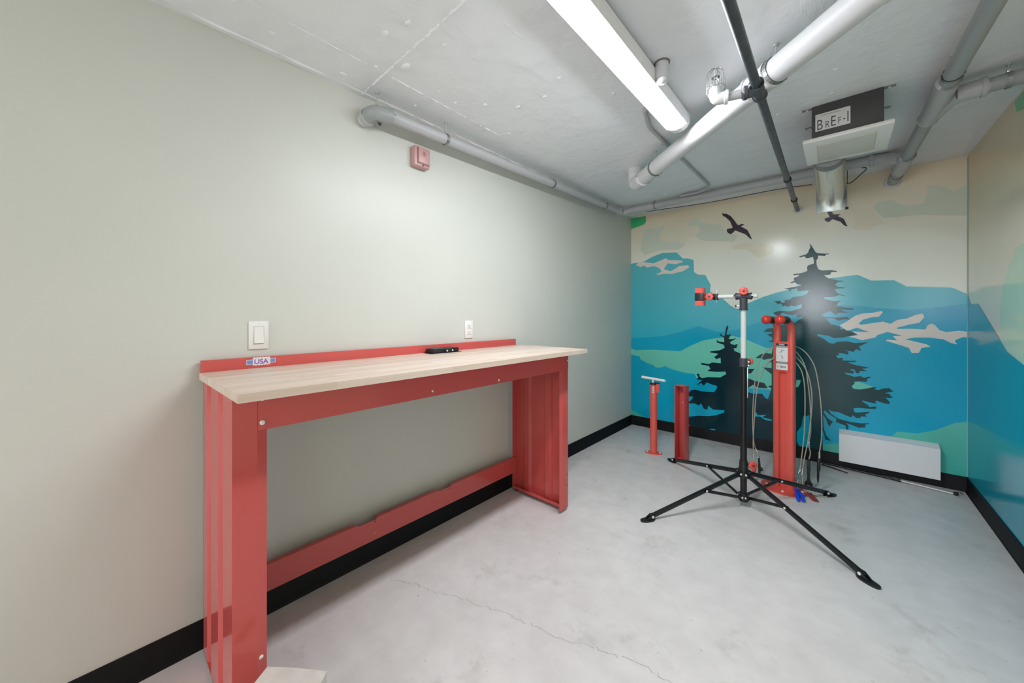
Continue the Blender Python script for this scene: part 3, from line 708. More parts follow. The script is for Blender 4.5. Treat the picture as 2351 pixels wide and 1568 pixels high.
al = thing('fire_alarm', 'faded red fire alarm sounder high on the left wall under the pipe', 'fire alarm', (0, -2.885, 2.15))
AY0, AY1, AZ0_, AZ1_ = -2.945, -2.842, 2.092, 2.206
MB().box(.0003, .044, AY0, AY1, AZ0_, AZ1_, .009).build('housing', M_PINK, al)
MB().box(.044, .052, AY0 + .022, AY1 - .006, AZ0_ + .02, AZ1_ - .008, .003).build('face', M_PINK, al)
gm = MB()
for i in range(5):
    z = AZ1_ - .03 - i * .0055
    w = (.006, .009, .011, .009, .006)[i]
    gm.box(.052, .0525, AY0 + .058 - w, AY0 + .058 + w, z - .001, z + .001)
gm.build('sounder_slots', M_PINKD, al, smooth=False)
MB().box(.0435, .0448, AY0 + .017, AY0 + .0195, AZ0_ + .016, AZ1_ - .008).box(.0435, .0448, AY0 + .017, AY1 - .006, AZ0_ + .014, AZ0_ + .0165).build('seam', M_PINKD, al, smooth=False)
MB().box(.0438, .048, AY0 + .052, AY0 + .058, AZ0_ + .006, AZ0_ + .013).build('tab', M_PINKD, al, smooth=False)

# ------------------------------------------------------------------ strip lamp on the ceiling
def strip_lamp(LXc, LYA, LYB, label, glow, brackets):
    lampT = thing('strip_lamp', label, 'lamp', (LXc, (LYA + LYB) / 2, 2.33), 'strip lamps on the ceiling')
    dz = ceil_z(LYB) - ceil_z(-2.005)
    Z = lambda z: z + dz
    hp = [(LXc - .052, 0, Z(2.345)), (LXc - .0535, 0, Z(2.284)), (LXc - .0490, 0, Z(2.284)), (LXc - .0480, 0, Z(2.300)), (LXc + .0480, 0, Z(2.300)), (LXc + .0490, 0, Z(2.284)), (LXc + .0535, 0, Z(2.284)), (LXc + .056, 0, Z(2.345)), (LXc + .03, 0, Z(2.356)), (LXc - .03, 0, Z(2.356))]
    MB().prism(hp, (0, LYA, 0), (0, LYB, 0)).build('housing', M_WHITEM, lampT, smooth=False)
    dpf = [(LXc + .0455 * math.cos(a), 0, Z(2.292) + .024 * math.copysign(abs(math.sin(a)) ** .8, math.sin(a))) for a in [PI + PI * k / 10 for k in range(11)]]
    MB().add([(x, y, z) for y in (LYA + .012, LYB - .012) for x, _, z in dpf], [(k, k + 1, k + 12, k + 11) for k in range(10)]).build('diffuser', glow, lampT)
    for y, s in ((LYB, 1), (LYA, -1)):
        ep = [(LXc + .058 * math.cos(a), 0, Z(2.318) + .053 * math.sin(a)) for a in [PI + PI * k / 8 for k in range(9)]] + [(LXc + .058, 0, Z(2.345)), (LXc + .035, 0, Z(2.357)), (LXc - .035, 0, Z(2.357)), (LXc - .058, 0, Z(2.345))]
        MB().prism(ep, (0, y - s * .013, 0), (0, y + s * .030, 0)).build('end_cap', M_WHITE, lampT, smooth=False)
    for k in range(3):
        y = LYB - .245 - .365 * k
        MB().box(LXc + .051, LXc + .0570, y - .014, y + .014, Z(2.298), Z(2.325), .001).build('clip', M_WHITEM, lampT, smooth=False)
    for y in (LYB - .2, LYA + .22):
        MB().box(LXc - .02, LXc + .02, y - .03, y + .03, Z(2.356), ceil_z(y) - .0003).build('bracket', M_WHITEM, lampT, smooth=False)
    return lampT
M_GLOW = mat('glowing_diffuser', (243, 248, 255), .4, emit=LAMP_STRENGTH)
M_FILL_GLOW = mat('fill_glowing_diffuser', (243, 248, 255), .4, emit=REAR_FILL_STRENGTH)
strip_lamp(1.140, -3.225, -2.005, 'long lit fluorescent strip lamp with white ends above the bench', M_GLOW, 0)
for lx, side in ((.55, 'near the left wall'), (1.25, 'along the middle'), (1.95, 'near the right wall')):  # unseen lamps added to brighten the back of the room
    for ly, row in ((-7.45, 'nearer row'), (-9.0, 'farther row')):
        strip_lamp(lx, ly, ly + 1.22, 'unseen strip lamp added as fill light in the %s behind the camera, %s' % (row, side), M_FILL_GLOW, 0)
# round white box beside the lamp
rb = thing('pipe_stub', 'short round white pipe stub on the ceiling beside the strip lamp', 'pipe stub', (1.217, -2.455, ceil_z(-2.455)))
MB().cyl((1.217, -2.455, 2.30), (1.217, -2.455, ceil_z(-2.455) - .0005), .028, 24).build('stub', M_PWHITE, rb)
MB().tube([(1.217, -2.455, 2.30), (1.217, -2.455, 2.285), (1.217, -2.455, 2.278)], [.023, .023, .013], 20).build('plug', M_PWHITE, rb)
MB().ring((1.217, -2.455, ceil_z(-2.455) - .003), (0, 0, 1), .028, .005, .005).build('collar', mat('gap_grey', (120, 118, 116), .7), rb)

# ------------------------------------------------------------------ pipes
def fitting(mb, a, b, r, lip=.004, n=24):
    """Socket fitting body with thicker rims at both ends."""
    a = Vector(a); b = Vector(b); d = (b - a).normalized()
    mb.tube([a, a, a + d * .012, a + d * .012, b - d * .012, b - d * .012, b, b], [r * .8, r + lip, r + lip, r + lip * .3, r + lip * .3, r + lip, r + lip, r * .8], n)
    return mb

# grey drain pipe along the left wall
lp = thing('drain_pipe', 'grey pipe running along the left wall under the ceiling from a wall elbow', 'pipe', (.11, -1.8, 2.28))
R1 = .0285
pA = Vector((.11, -3.135, 2.258)); pB = Vector((.11, -.53, 2.332))
MB().cyl(pA, pB, R1, 24).build('pipe', M_PLGREY, lp)
el = bend([(.035, -3.215, 2.243), (.10, -3.215, 2.247), (.11, -3.125, 2.258)], .06, 10)
elb = MB().tube(el, R1 + .009, 24).build('elbow', M_PGREYD, lp)
MB().ring((.11, -3.128, 2.258), (0, 1, 0), R1 + .007, .014, .006).build('rim', M_PGREY, elb)
MB().ring((.04, -3.215, 2.243), (1, 0, 0), R1 + .004, .03, .008).build('rim', M_PGREY, elb)
MB().cyl((.0005, -3.215, 2.242), (.04, -3.215, 2.243), R1 + .004, 24).build('wall_stub', M_PWHITE, lp)
MB().tube(bend([(.11, -.56, 2.331), (.11, -.47, 2.333), (.20, -.47, 2.336)], .05, 8), R1 + .006, 24).build('corner_elbow', M_PLGREY, lp)
# pipe along the back wall
bp_ = thing('branch_pipe', 'grey pipe crossing below the ceiling in front of the mural wall', 'pipe', (1.1, -.47, 2.35))
R2 = .033
MB().cyl((.195, -.47, 2.338), (1.98, -.47, 2.352), R2, 24).build('pipe', M_PLGREY, bp_)
MB().tube(bend([(1.97, -.47, 2.352), (2.06, -.47, 2.345), (2.122, -.53, 2.312)], .05, 8), R2 + .007, 24).build('elbow', M_PGREY, bp_)
MB().ring((1.975, -.47, 2.352), (1, 0, 0), R2 + .004, .016, .008).build('rim', M_PGREY, bp_)
# grey waste pipe toward the back wall on the right
wp = thing('waste_pipe', 'grey waste pipe with branch fittings running to the mural wall on the right', 'pipe', (2.14, -1.4, 2.3))
q0 = Vector((2.255, -4.2, 2.30)); q1 = Vector((2.114, -.001, 2.292))
qd = (q1 - q0).normalized()
def qy(y):
    return q0 + qd * ((y - q0.y) / qd.y)
R3 = .032
MB().cyl(q0, q1, R3, 24).build('pipe', M_PGREYD, wp)
f1 = fitting(MB(), qy(-1.60), qy(-1.19), R3 + .006).build('branch_fitting', M_PGREY, wp)
MB().tube([qy(-1.20), Vector((2.20, -1.36, 2.302)), Vector((2.235, -1.40, 2.305))], [R3 + .006] * 3, 20).build('branch', M_PGREY, f1)
f2 = fitting(MB(), qy(-.62), qy(-.30), R3 + .006).build('branch_fitting', M_PGREY, wp)
fitting(MB(), qy(-.20), qy(-.12), R3 + .002, .003).build('coupling', M_PGREYD, wp)
MB().tube([qy(-.018), qy(-.0006)], [.045, .05], 24).build('wall_seal', M_PAPER, wp)
# pipe from the waste pipe to the right wall
sp_ = thing('side_pipe', 'short grey pipe leading from the waste pipe into the right wall', 'pipe', (2.36, -1.4, 2.30))
MB().cyl((2.27, -1.40, 2.306), (XR - .0005, -1.40, 2.312), R3, 24).build('pipe', M_PGREYD, sp_)
MB().tube([(2.225, -1.395, 2.305), (2.25, -1.40, 2.305), (2.30, -1.40, 2.306)], [R3 + .007] * 3, 24).ring((2.300, -1.40, 2.306), (1, 0, 0), R3 + .006, .016, .005).build('coupling', M_PGREY, sp_)
# big white pipe
bw_ = thing('white_pipe', 'thick glossy white pipe crossing the ceiling diagonally behind the lamp', 'pipe', (1.3, -2.0, 2.26))
R4 = .052
w0 = Vector((.665, -1.395, 2.265)); w1 = Vector((1.96, -2.571, 2.265))
wd = (w1 - w0).normalized()
MB().cyl(w0 + wd * .05, w1, R4, 32).build('pipe', M_PWHITE, bw_)
ee = bend([(.63, -1.362, ceil_z(-1.36) - .02), (.63, -1.362, 2.265), tuple(w0 + wd * .09)], .075, 12)
we = MB().tube(ee, R4 + .004, 32).build('elbow', M_PWHITE, bw_)
MB().tube(bend([w1 - wd * .09, w1 + wd * .05, w1 + wd * .05 + Vector((0, 0, ceil_z(-2.6) - 2.266))], .075, 12), R4 + .004, 32).build('elbow', M_PWHITE, bw_)
MB().ring(w0 + wd * .085, wd, R4 + .002, .02, .007).build('rim', M_PWHITE, we)
MB().cyl((.63, -1.362, ceil_z(-1.36) - .035), (.63, -1.362, ceil_z(-1.36) - .0005), R4 + .008, 32).build('ceiling_collar', M_PWHITE, bw_)
wc = (1.545 - w0.x) / wd.x
fitting(MB(), w0 + wd * (wc - .05), w0 + wd * (wc + .07), R4 + .001, .006, 32).build('coupling', M_PWHITE, bw_)
# dark sprinkler pipe with tee, side arm and caged head
sk = thing('sprinkler_pipe', 'dark steel sprinkler pipe running straight into the mural wall', 'pipe', (1.56, -2.2, 2.15))
R5 = .0165
b0 = Vector((1.582, -4.0, 2.124)); b1 = Vector((1.530, -.0005, 2.187))
bd = (b1 - b0).normalized()
def by(y):
    return b0 + bd * ((y - b0.y) / bd.y)
MB().cyl(b0, b1, R5, 20).build('pipe', M_PBLACK, sk)
tee = fitting(MB(), by(-2.42), by(-2.31), R5 + .005, .005, 20).build('tee', M_PBLACK, sk)
tp = by(-2.365)
arm = Vector((-.96, -.28, 0)).normalized()
MB().tube([tp, tp + arm * .045], [R5 + .006] * 2, 18).ring(tp + arm * .043, arm, R5 + .005, .012, .005).build('tee_outlet', M_PBLACK, tee)
MB().cyl(tp + arm * .03, tp + arm * .125, R5 + .001, 18).build('side_arm', M_PLGREY, sk)
hp_ = tp + arm * .148
MB().tube(bend([tp + arm * .108, hp_, hp_ + Vector((0, 0, .045))], .022, 8), R5 + .007, 20).ring(tp + arm * .11, arm, R5 + .006, .012, .005).build('elbow', M_PWHITE, sk)
for y in (-1.02, -.42):
    MB().ring(by(y), bd, R5, .05 if y < -.9 else .012, .004).ring(by(y), bd, R5 + .002, .02, .004).build('coupling', M_PBLACK, sk)
MB().tube([by(-.008), by(-.0006)], [.03, .034], 20).build('wall_seal', M_PAPER, sk)
hz = hp_.z + .045
sh = MB().tube([(hp_.x, hp_.y, hz - .004), (hp_.x, hp_.y, hz + .012), (hp_.x, hp_.y, hz + .014)], [.013, .011, .008], 12).build('sprinkler_head', M_STEEL, sk)
sh['label'] = 'upright sprinkler head inside a wire cage'
MB().tube(spline([(hp_.x - .011, hp_.y, hz + .012), (hp_.x - .013, hp_.y, hz + .03), (hp_.x, hp_.y, hz + .045), (hp_.x + .013, hp_.y, hz + .03), (hp_.x + .011, hp_.y, hz + .012)], 5), .002, 8).build('yoke', M_STEEL, sh)
MB().tube([(hp_.x, hp_.y, hz + .046), (hp_.x, hp_.y, hz + .048)], [.016, .016], 14).build('deflector', M_GREYM, sh)
for k in range(4):
    a = PI / 4 * (k + .5)
    dx, dy = math.cos(a) * .033, math.sin(a) * .033
    P = [(hp_.x + dx, hp_.y + dy, hz - .02), (hp_.x + dx, hp_.y + dy, hz + .05), (hp_.x + dx * .7, hp_.y + dy * .7, hz + .075), (hp_.x, hp_.y, hz + .083), (hp_.x - dx * .7, hp_.y - dy * .7, hz + .075), (hp_.x - dx, hp_.y - dy, hz + .05), (hp_.x - dx, hp_.y - dy, hz - .02)]
    MB().tube(spline(P, 4), .0013, 6).build('cage_wire', M_GREYM, sh)
MB().tube([(hp_.x + .034 * math.cos(t), hp_.y + .034 * math.sin(t), hz) for t in [2 * PI * k / 20 for k in range(21)]], .0013, 6).build('cage_ring', M_GREYM, sh)
# thin conduit
cd = thing('conduit', 'thin bent grey conduit on the ceiling behind the strip lamp', 'conduit', (.96, -1.3, 2.36))
zc = lambda y: ceil_z(y) - .012
MB().tube(bend([(1.075, -2.185, zc(-2.185)), (1.02, -2.16, zc(-2.16)), (.965, -1.95, zc(-1.95)), (.968, -.60, zc(-.6)), (.88, -.53, 2.362), (.70, -.515, 2.368)], .06, 6), .0105, 12).build('pipe', M_PLGREY, cd)
MB().tube([(.955, -1.70, zc(-1.7) - .013), (.955, -1.70, zc(-1.7) + .011), (.982, -1.70, zc(-1.7) + .011), (.982, -1.70, zc(-1.7) - .008)], .003, 6).build('clip', M_STEEL, cd)
# thin black cable drooping along the top of the mural wall
cb = tag(MB().tube(spline([(.36, -.45, 2.30), (.45, -.40, 2.312), (.70, -.30, 2.325), (.95, -.24, 2.335), (1.20, -.18, 2.355), (1.42, -.12, 2.372), (1.63, -.08, 2.370)], 6), .0035, 8).build('cable', M_DGREY), 'thin dark cable running under the ceiling to the steel duct', 'cable')

# ------------------------------------------------------------------ pipe hangers
def hanger(p, axis, R, label, zt, m=None, side=0.0, clevis=True):
    p = Vector(p); a = Vector(axis).normalized()
    h = thing('pipe_hanger', label, 'pipe hanger', (p.x, p.y, zt), 'hangers holding the ceiling pipes')
    n = Vector((0, 0, 1)); w = a.cross(n).normalized()
    zt2 = zt - .0006
    t = p + n * (R + .004)
    gap = zt2 - t.z
    P = [p + (w * math.cos(k) + n * math.sin(k)) * (R + .0015) for k in [-PI * .5 + 2 * PI * i / 24 for i in range(25)]]
    sm = MB()
    hw = a * .008
    for i in range(24):
        sm.add([P[i] - hw, P[i] + hw, P[i + 1] + hw, P[i + 1] - hw], [(0, 1, 2, 3)])
        o = [(q - p).normalized() * .002 for q in (P[i], P[i + 1])]
        sm.add([P[i] - hw + o[0], P[i] + hw + o[0], P[i + 1] + hw + o[1], P[i + 1] - hw + o[1]], [(0, 1, 2, 3)])
    sm.build('strap', m or M_GREYM, h)
    if gap > .02:
        MB().obox(t + n * (.006), a, w, n, .007, .009, .008, .001).build('clevis', M_STEEL, h)
        MB().cyl(t + n * .012, (t.x, t.y, zt2), .0035, 8).build('rod', M_PLGREY, h)
    MB().tube([(t.x, t.y, zt2 - .006), (t.x, t.y, zt2)], [.008, .011], 10).build('anchor', M_PLGREY, h)
    return h
def lz(y):
    return pA.z + (pB.z - pA.z) * (y - pA.y) / (pB.y - pA.y)
for y, lab in ((-2.78, 'pipe hanger on the left wall pipe above the fire alarm'), (-1.72, 'pipe hanger midway along the left wall pipe'), (-.85, 'pipe hanger on the left wall pipe nearest the corner')):
    hanger((.11, y, lz(y)), (0, 1, 0), R1, lab, ceil_z(y))
hanger((.085, -3.19, 2.246), (.75, .66, 0), R1 + .012, 'pipe hanger on the elbow at the start of the left wall pipe', ceil_z(-3.19))
hanger((.45, -.47, 2.341), (1, 0, 0), R2, 'metal pipe hanger on the pipe before the mural, near the corner', ceil_z(-.47))
hanger(tuple(w0 + wd * (wc + .085)), wd, R4, 'pipe hanger round the white pipe next to the dark pipe', ceil_z(-2.4))
hanger(tuple(w0 + wd * .27), wd, R4, 'pipe hanger round the white pipe near its elbow', ceil_z(-1.6))
hanger(tuple(qy(-1.66)), qd, R3, 'pipe hanger on the grey waste pipe right of the fan', ceil_z(-1.66))
hanger((2.37, -1.40, 2.308), (1, 0, 0), R3, 'broad strap hanger on the short pipe by the right wall', ceil_z(-1.4))

# ------------------------------------------------------------------ extractor fan and duct
fan = thing('extractor_fan', 'dark grey extractor fan box with a white square cover on the ceiling', 'fan', (1.83, -1.38, 2.3))
FX0, FX1, FY0, FY1 = 1.692, 1.968, -1.548, -1.235
FZ = 2.205
zt = ceil_z(FY0) - .0005
MB().box(FX0, FX1, FY0, FY1, FZ, zt, .003).build('housing', M_FAN, fan)
cp = MB().box(1.652, 2.006, -1.572, -1.188, FZ - .026, FZ - .001, .010).build('cover', M_WHITE, fan)
MB().box(1.712, 1.946, -1.512, -1.248, FZ - .031, FZ - .0255, .004).build('cover_panel', mat('cover_panel_white', (214, 210, 200), .4), cp)
for x, y, s in ((FX0 - .02, -1.53, 1), (FX0 - .02, -1.27, 1), (FX1 + .02, -1.53, 1), (FX1 + .02, -1.27, 1)):
    br = MB().box(x - .022, x + .022, y - .011, y + .011, ceil_z(y) - .004, ceil_z(y) - .0005).build('bracket', M_GREYM, fan, smooth=False)
    bolt((x, y, ceil_z(y) - .004), (0, 0, -1), .006, br, 'screw')
lb = MB().box(1.707, 1.846, FY0 - .0014, FY0 - .0004, 2.240, 2.330).build('paper_label', M_PAPER, fan, smooth=False)
yy = FY0 - .0016
for s, size, x, z in (('B', .078, 1.7115, 2.246), ('R', .052, 1.7465, 2.247), ('E', .076, 1.768, 2.249), ('F', .052, 1.797, 2.251), ('-', .06, 1.8165, 2.258), ('1', .08, 1.824, 2.252)):
    text_mesh(s, size, (x, yy, z), (1, 0, 0), (0, 0, 1), 'handwriting', M_INK, lb, bold=-.0006, sx=.62)
MB().box(1.73, 1.81, yy - .0003, yy, 2.318, 2.3205).build('fine_print', mat('faint_ink', (150, 150, 152), .6), lb, smooth=False)
du = thing('air_duct', 'round galvanised duct joining the fan to the mural wall', 'duct', (1.752, -.6, 2.23))
dz_, dx_ = 2.232, 1.755
RD = .080
MB().cyl((dx_ + .03, FY1 + .0005, 2.272), (dx_ + .01, -1.13, 2.262), .055, 24).build('spigot', M_FOIL, du)
P = []; rs = []
yv = -1.184
k = 0
while yv < -1.08:
    P.append((dx_, yv, dz_)); rs.append(RD - (.003 if k % 2 else 0)); yv += .010; k += 1
MB().tube(P, rs, 28).build('flexible_hose', M_FOIL, du)
MB().cyl((dx_, -1.09, dz_), (dx_, -.001, dz_), RD - .001, 36).build('sleeve', M_GALV, du)
for y, wdt, th in ((-1.075, .012, .004), (-1.0, .016, .005), (-.80, .035, .009), (-.76, .012, .004), (-.36, .04, .008), (-.12, .03, .008)):
    MB().ring((dx_, y, dz_), (0, 1, 0), RD - .001, wdt, th, 36).build('clamp_band', M_GALV, du)
MB().box(dx_ - .098, dx_ + .098, -.010, -.0005, dz_ - .098, dz_ + .098, .001).build('wall_plate', M_GALV, du, smooth=False)
MB().box(dx_ + .086, dx_ + .106, -.018, -.010, dz_ - .1, dz_ - .082).build('sealant', M_BPLAS, du, smooth=False)
MB().tube(spline([(dx_ + .09, -.36, 2.25), (dx_ + .12, -.33, 2.262), (dx_ + .16, -.33, 2.30), (dx_ + .20, -.36, 2.335), (dx_ + .17, -.38, 2.345)], 5), .0035, 8).build('tie_wire', M_DGREY, du)
MB().cyl((dx_ + .095, -.36, 2.25), (dx_ + .095, -.36, 2.36), .0025, 6).build('hanging_wire', M_DGREY, du)

# ------------------------------------------------------------------ wall heater
HX0, HX1 = 1.806, 2.347
ht = thing('wall_heater', 'long white wall convector heater low on the mural wall', 'heater', (2.08, -.04, .066))
prof = [(0, -.0005, .066), (0, -.078, .066), (0, -.080, .068), (0, -.080, .284), (0, -.077, .289), (0, -.012, .312), (0, -.0005, .312)]
MB().prism(prof, (HX0, 0, 0), (HX1, 0, 0)).build('cover', M_WHITEM, ht, smooth=False)
for x, s in ((HX0, -1), (HX1, 1)):
    MB().prism(prof, (x, 0, 0), (x + s * .003, 0, 0)).build('end_plate', M_WHITE, ht, smooth=False)

# ------------------------------------------------------------------ rods on the floor by the baseboard
rd = thing('telescopic_rod', 'long thin rod, half black half white, lying along the right part of the back baseboard', 'rod', (2.1, -.09, 0))
MB().cyl((1.70, -.030, .010), (2.144, -.092, .010), .0085, 12).build('outer_tube', M_BPLAS, rd)
MB().cyl((2.14, -.0915, .010), (2.405, -.136, .008), .0045, 12).build('inner_tube', M_WHITEM, rd)
MB().ring((2.140, -.0915, .010), (.98, -.15, 0), .008, .02, .0025).build('lock_collar', M_BPLAS, rd)
MB().sphere((2.412, -.138, .013), .013, 12, 8).build('end_knob', M_BPLAS, rd)
MB().tube(spline([(2.405, -.137, .012), (2.43, -.11, .02), (2.45, -.10, .006)], 5), .0025, 6).build('wrist_cord', M_DGREY, rd)
st_ = thing('black_stick', 'short thin black stick on the floor in front of the baseboard', 'stick', (1.77, -.11, 0))
MB().tube([(1.695, -.073, .006), (1.75, -.10, .006), (1.852, -.155, .004)], [.005, .0055, .003], 10).build('shaft', M_BPLAS, st_)
MB().sphere((1.852, -.155, .005), .0045, 8, 6).build('tip', M_BPLAS, st_)

# ------------------------------------------------------------------ floor pump
pu = thing('floor_pump', 'red floor-mounted bicycle pump with a white T handle in the back corner', 'pump', (.539, -.745, 0))
PXc, PYc = .539, -.745
pl = [(PXc + (.074 * math.cos(t)) * .957 - .032 * math.sin(t) * .29 * 1.0, PYc + .074 * math.cos(t) * .29 + .042 * math.sin(t) * .957, 0) for t in [2 * PI * k / 32 for k in range(32)]]
pp = MB().prism(pl, (0, 0, 0), (0, 0, .008)).build('base_plate', M_SRED, pu)
for s in (-1, 1):
    bolt((PXc + s * .055 * .957, PYc + s * .055 * .29, .008), (0, 0, 1), .0085, pp)
MB().cyl((PXc, PYc, .006), (PXc, PYc, .630), .0305, 28).build('barrel', M_SRED, pu)
MB().tube([(PXc, PYc, .628), (PXc, PYc, .642), (PXc, PYc, .644)], [.032, .032, .026], 24).build('cap', M_BPLAS, pu)
MB().prism([(PXc + .012, PYc + .0, .55), (PXc + .046, PYc + .022, .565), (PXc + .046, PYc + .022, .636), (PXc + .012, PYc, .636)], (.006, -.020, 0), (-.004, .022, 0)).build('hose_bracket', M_SRED, pu, smooth=False)
MB().prism([(PXc + .010, PYc, .6361), (PXc + .046, PYc + .022, .6361), (PXc + .046, PYc + .022, .643), (PXc + .010, PYc, .643)], (.006, -.020, 0), (-.004, .022, 0)).build('bracket_cap', M_BPLAS, pu, smooth=False)
MB().cyl((PXc - .004, PYc - .004, .64), (PXc - .004, PYc - .004, .678), .008, 14).build('plunger_rod', M_WHITE, pu)
MB().tube([(PXc - .110, PYc, .685), (PXc - .108, PYc, .685), (PXc + .100, PYc, .672), (PXc + .102, PYc, .672)], [.009, .012, .012, .009], 16).cyl((PXc + .1, PYc, .672), (PXc + .110, PYc, .671), .004, 8).build('handle', M_WHITE, pu)
lbp = MB()
cdv = Vector((1.26, -3.36, 0)).normalized(); cdr = Vector((-cdv.y, cdv.x, 0))
a0 = math.atan2(cdv.y, cdv.x) - .15
vs = []; 
for k in range(5):
    a = a0 - .25 + .5 * k / 4
    for z in (.555, .612):
        vs.append((PXc + .0311 * math.cos(a), PYc + .0311 * math.sin(a), z))
lbp.add(vs, [(2 * i, 2 * i + 2, 2 * i + 3, 2 * i + 1) for i in range(4)])
lpo = lbp.build('label', M_PAPER, pu)
for i, z in enumerate((.568, .583, .597)):
    MB().obox((PXc + .0313 * math.cos(a0), PYc + .0313 * math.sin(a0), z), cdr, cdv, (0, 0, 1), .003, .0003, .0045).build('print_mark', M_INK, lpo, smooth=False)

# ------------------------------------------------------------------ red steel channel post
ch = thing('channel_post', 'scuffed red open-fronted steel post bolted to the floor beside the pump', 'post', (.782, -.745, 0))
cf = Vector((-.20, -.98, 0)).normalized(); cr = Vector((-cf.y, cf.x, 0))     # front and right directions
if cr.x < 0:
    cr = -cr
cc = Vector((.782, -.745, 0))
HWc, HDc, tt, HHc = .043, .041, .004, .645
cn = Vector((0, 0, 1))
for nm, u0, u1, f0, f1, z0, z1 in (('back_panel', -HWc, HWc, -HDc, -HDc + tt, .006, HHc), ('side_panel', -HWc, -HWc + tt, -HDc, HDc, .006, HHc), ('side_panel', HWc - tt, HWc, -HDc, HDc, .006, HHc), ('top_cap', -HWc, HWc, -HDc, HDc, HHc, HHc + .005), ('inner_bar', -.012, HWc - tt, -HDc + tt, -HDc + .024, .006, HHc - .06)):
    MB().obox(cc + cr * ((u0 + u1) / 2) + cf * ((f0 + f1) / 2) + cn * ((z0 + z1) / 2), cr, cf, cn, (u1 - u0) / 2, (f1 - f0) / 2, (z1 - z0) / 2, .0008).build(nm, M_SCUFF, ch)
cpl = [cc + cr * (.058 * math.cos(t)) + cf * (.05 * math.sin(t)) for t in [2 * PI * k / 28 for k in range(28)]]
cpo = MB().prism(cpl, (0, 0, 0), (0, 0, .007)).build('base_plate', M_SRED, ch)
for u, f in ((-.03, .042), (.046, .012), (-.045, -.012)):
    bolt(cc + cr * u + cf * f + cn * .007, (0, 0, 1), .007, cpo)
bolt(cc + cf * (-HDc + .0245) + cn * .5, cf, .004, ch, 'rivet')

# ------------------------------------------------------------------ red public work stand
ws = thing('work_stand', 'tall red bike repair station with two hooked arms in front of the painted tree', 'repair station', (1.505, -.80, 0))
wf_ = Vector((-.35, -.937, 0)).normalized(); wr = Vector((.937, -.35, 0)).normalized(); up = Vector((0, 0, 1))
W0 = Vector((1.505, -.795, 0))
def W(u, f, z):
    return W0 + wr * u + wf_ * f + up * z
bpl = [W(.138 * math.cos(t), .012 + .128 * math.sin(t), 0) for t in [2 * PI * k / 48 for k in range(48)]]
wb = MB().prism(bpl, (0, 0, 0), (0, 0, .010)).build('base_plate', M_SRED, ws)
for u, f in ((-.09, .055), (.035, .095), (.105, -.02), (-.095, -.045)):
    bolt(W(u, f, .010), up, .0095, wb)
HWs, HDs = .068, .026
def rounded(hw, hd, r, n=5):
    out = []
    for cx, cy, a0 in ((hw - r, hd - r, 0), (-hw + r, hd - r, PI / 2), (-hw + r, -hd + r, PI), (hw - r, -hd + r, 1.5 * PI)):
        for k in range(n + 1):
            a = a0 + PI / 2 * k / n
            out.append((cx + r * math.cos(a), cy + r * math.sin(a)))
    return out
# column section with a sunk channel down its front
half = rounded(HWs, HDs, .018)
front = [(.026, HDs), (.021, HDs - .020), (-.021, HDs - .020), (-.026, HDs)]
i_mid = 6                              # first front corner ends after six points
sec = half[:i_mid] + front + half[i_mid:]
MB().prism([W(u, f, 0) for u, f in sec], (0, 0, .008), (0, 0, .848)).build('column', M_SRED, ws)
MB().prism([W(u, f, 0) for u, f in half], (0, 0, .848), (0, 0, 1.066)).build('column_head', M_SRED, ws)
dpn = MB().obox(W(0, HDs + .002, .955), wr, wf_, up, .043, .003, .105, .002).build('notice_frame', M_SRED, ws)
dc = MB().obox(W(0, HDs + .0055, .957), wr, wf_, up, .0375, .0008, .095).build('notice', M_PAPER, ws, smooth=False)
MB().obox(W(0, HDs + .0066, 1.038), wr, wf_, up, .0375, .0003, .014).build('notice_header', mat('notice_black', (28, 28, 30), .5), dc, smooth=False)
MB().obox(W(0, HDs + .0066, .914), wr, wf_, up, .0375, .0003, .007).build('notice_band', mat('notice_grey', (92, 90, 90), .5), dc, smooth=False)
fo = HDs + .0072
text_mesh('Public', .0155, W(0, fo, 1.0395), wr, up, 'notice_lettering', M_PAPER, dc, align='CENTER', bold=.0004)
text_mesh('Work Stand', .0145, W(0, fo, 1.0265), wr, up, 'notice_lettering', M_PAPER, dc, align='CENTER', bold=.0004)
text_mesh('Saris', .020, W(-.012, fo, .879), wr, up, 'notice_lettering', M_INK, dc, bold=.0002, shear=.15)
MB().tube([W(-.024 + .006 * math.cos(t), fo, .885 + .006 * math.sin(t)) for t in [2 * PI * k / 16 for k in range(15)]], .0008, 6).build('notice_emblem', M_INK, dc)
dg_ = MB()
for u0, z0, u1, z1 in ((0, .985, 0, 1.012), (-.008, .992, .008, 1.004), (-.016, .990, -.009, .985), (.010, 1.006, .018, 1.000), (-.006, .968, .004, .956), (.004, .962, .004, .942), (-.003, .945, .008, .947)):
    dg_.cyl(W(u0, fo, z0), W(u1, fo, z1), .0011, 6)
dg_.build('notice_diagram', mat('diagram_grey', (104, 104, 110), .6), dc)
for k in range(2):
    MB().obox(W(0, fo, .9165 - .0045 * k), wr, wf_, up, .033, .0002, .0009).build('notice_rule', M_PAPER, dc, smooth=False)
for s in (-1, 1):
    u = s * .0445
    path = bend([W(u, 0, 1.0), W(u, 0, 1.16), W(u, .02, 1.205), W(u, .075, 1.222), W(u, .095, 1.222)], .07, 10)
    hk = MB()
    hk.tube(path, [.0235] * len(path), 18, up=wr)
    a_ = hk.build('hook_arm', M_SRED, ws)
    MB().tube([W(u, .062, 1.221), W(u, .066, 1.2215), W(u, .125, 1.224), W(u, .127, 1.224)], [.018, .027, .027, .018], 20).build('rubber_sleeve', M_BPLAS, a_)
    MB().sphere(W(u, .148, 1.225), .0325, 24, 16, axis=wf_, sz=.95).build('end_ball', M_BALL, a_)

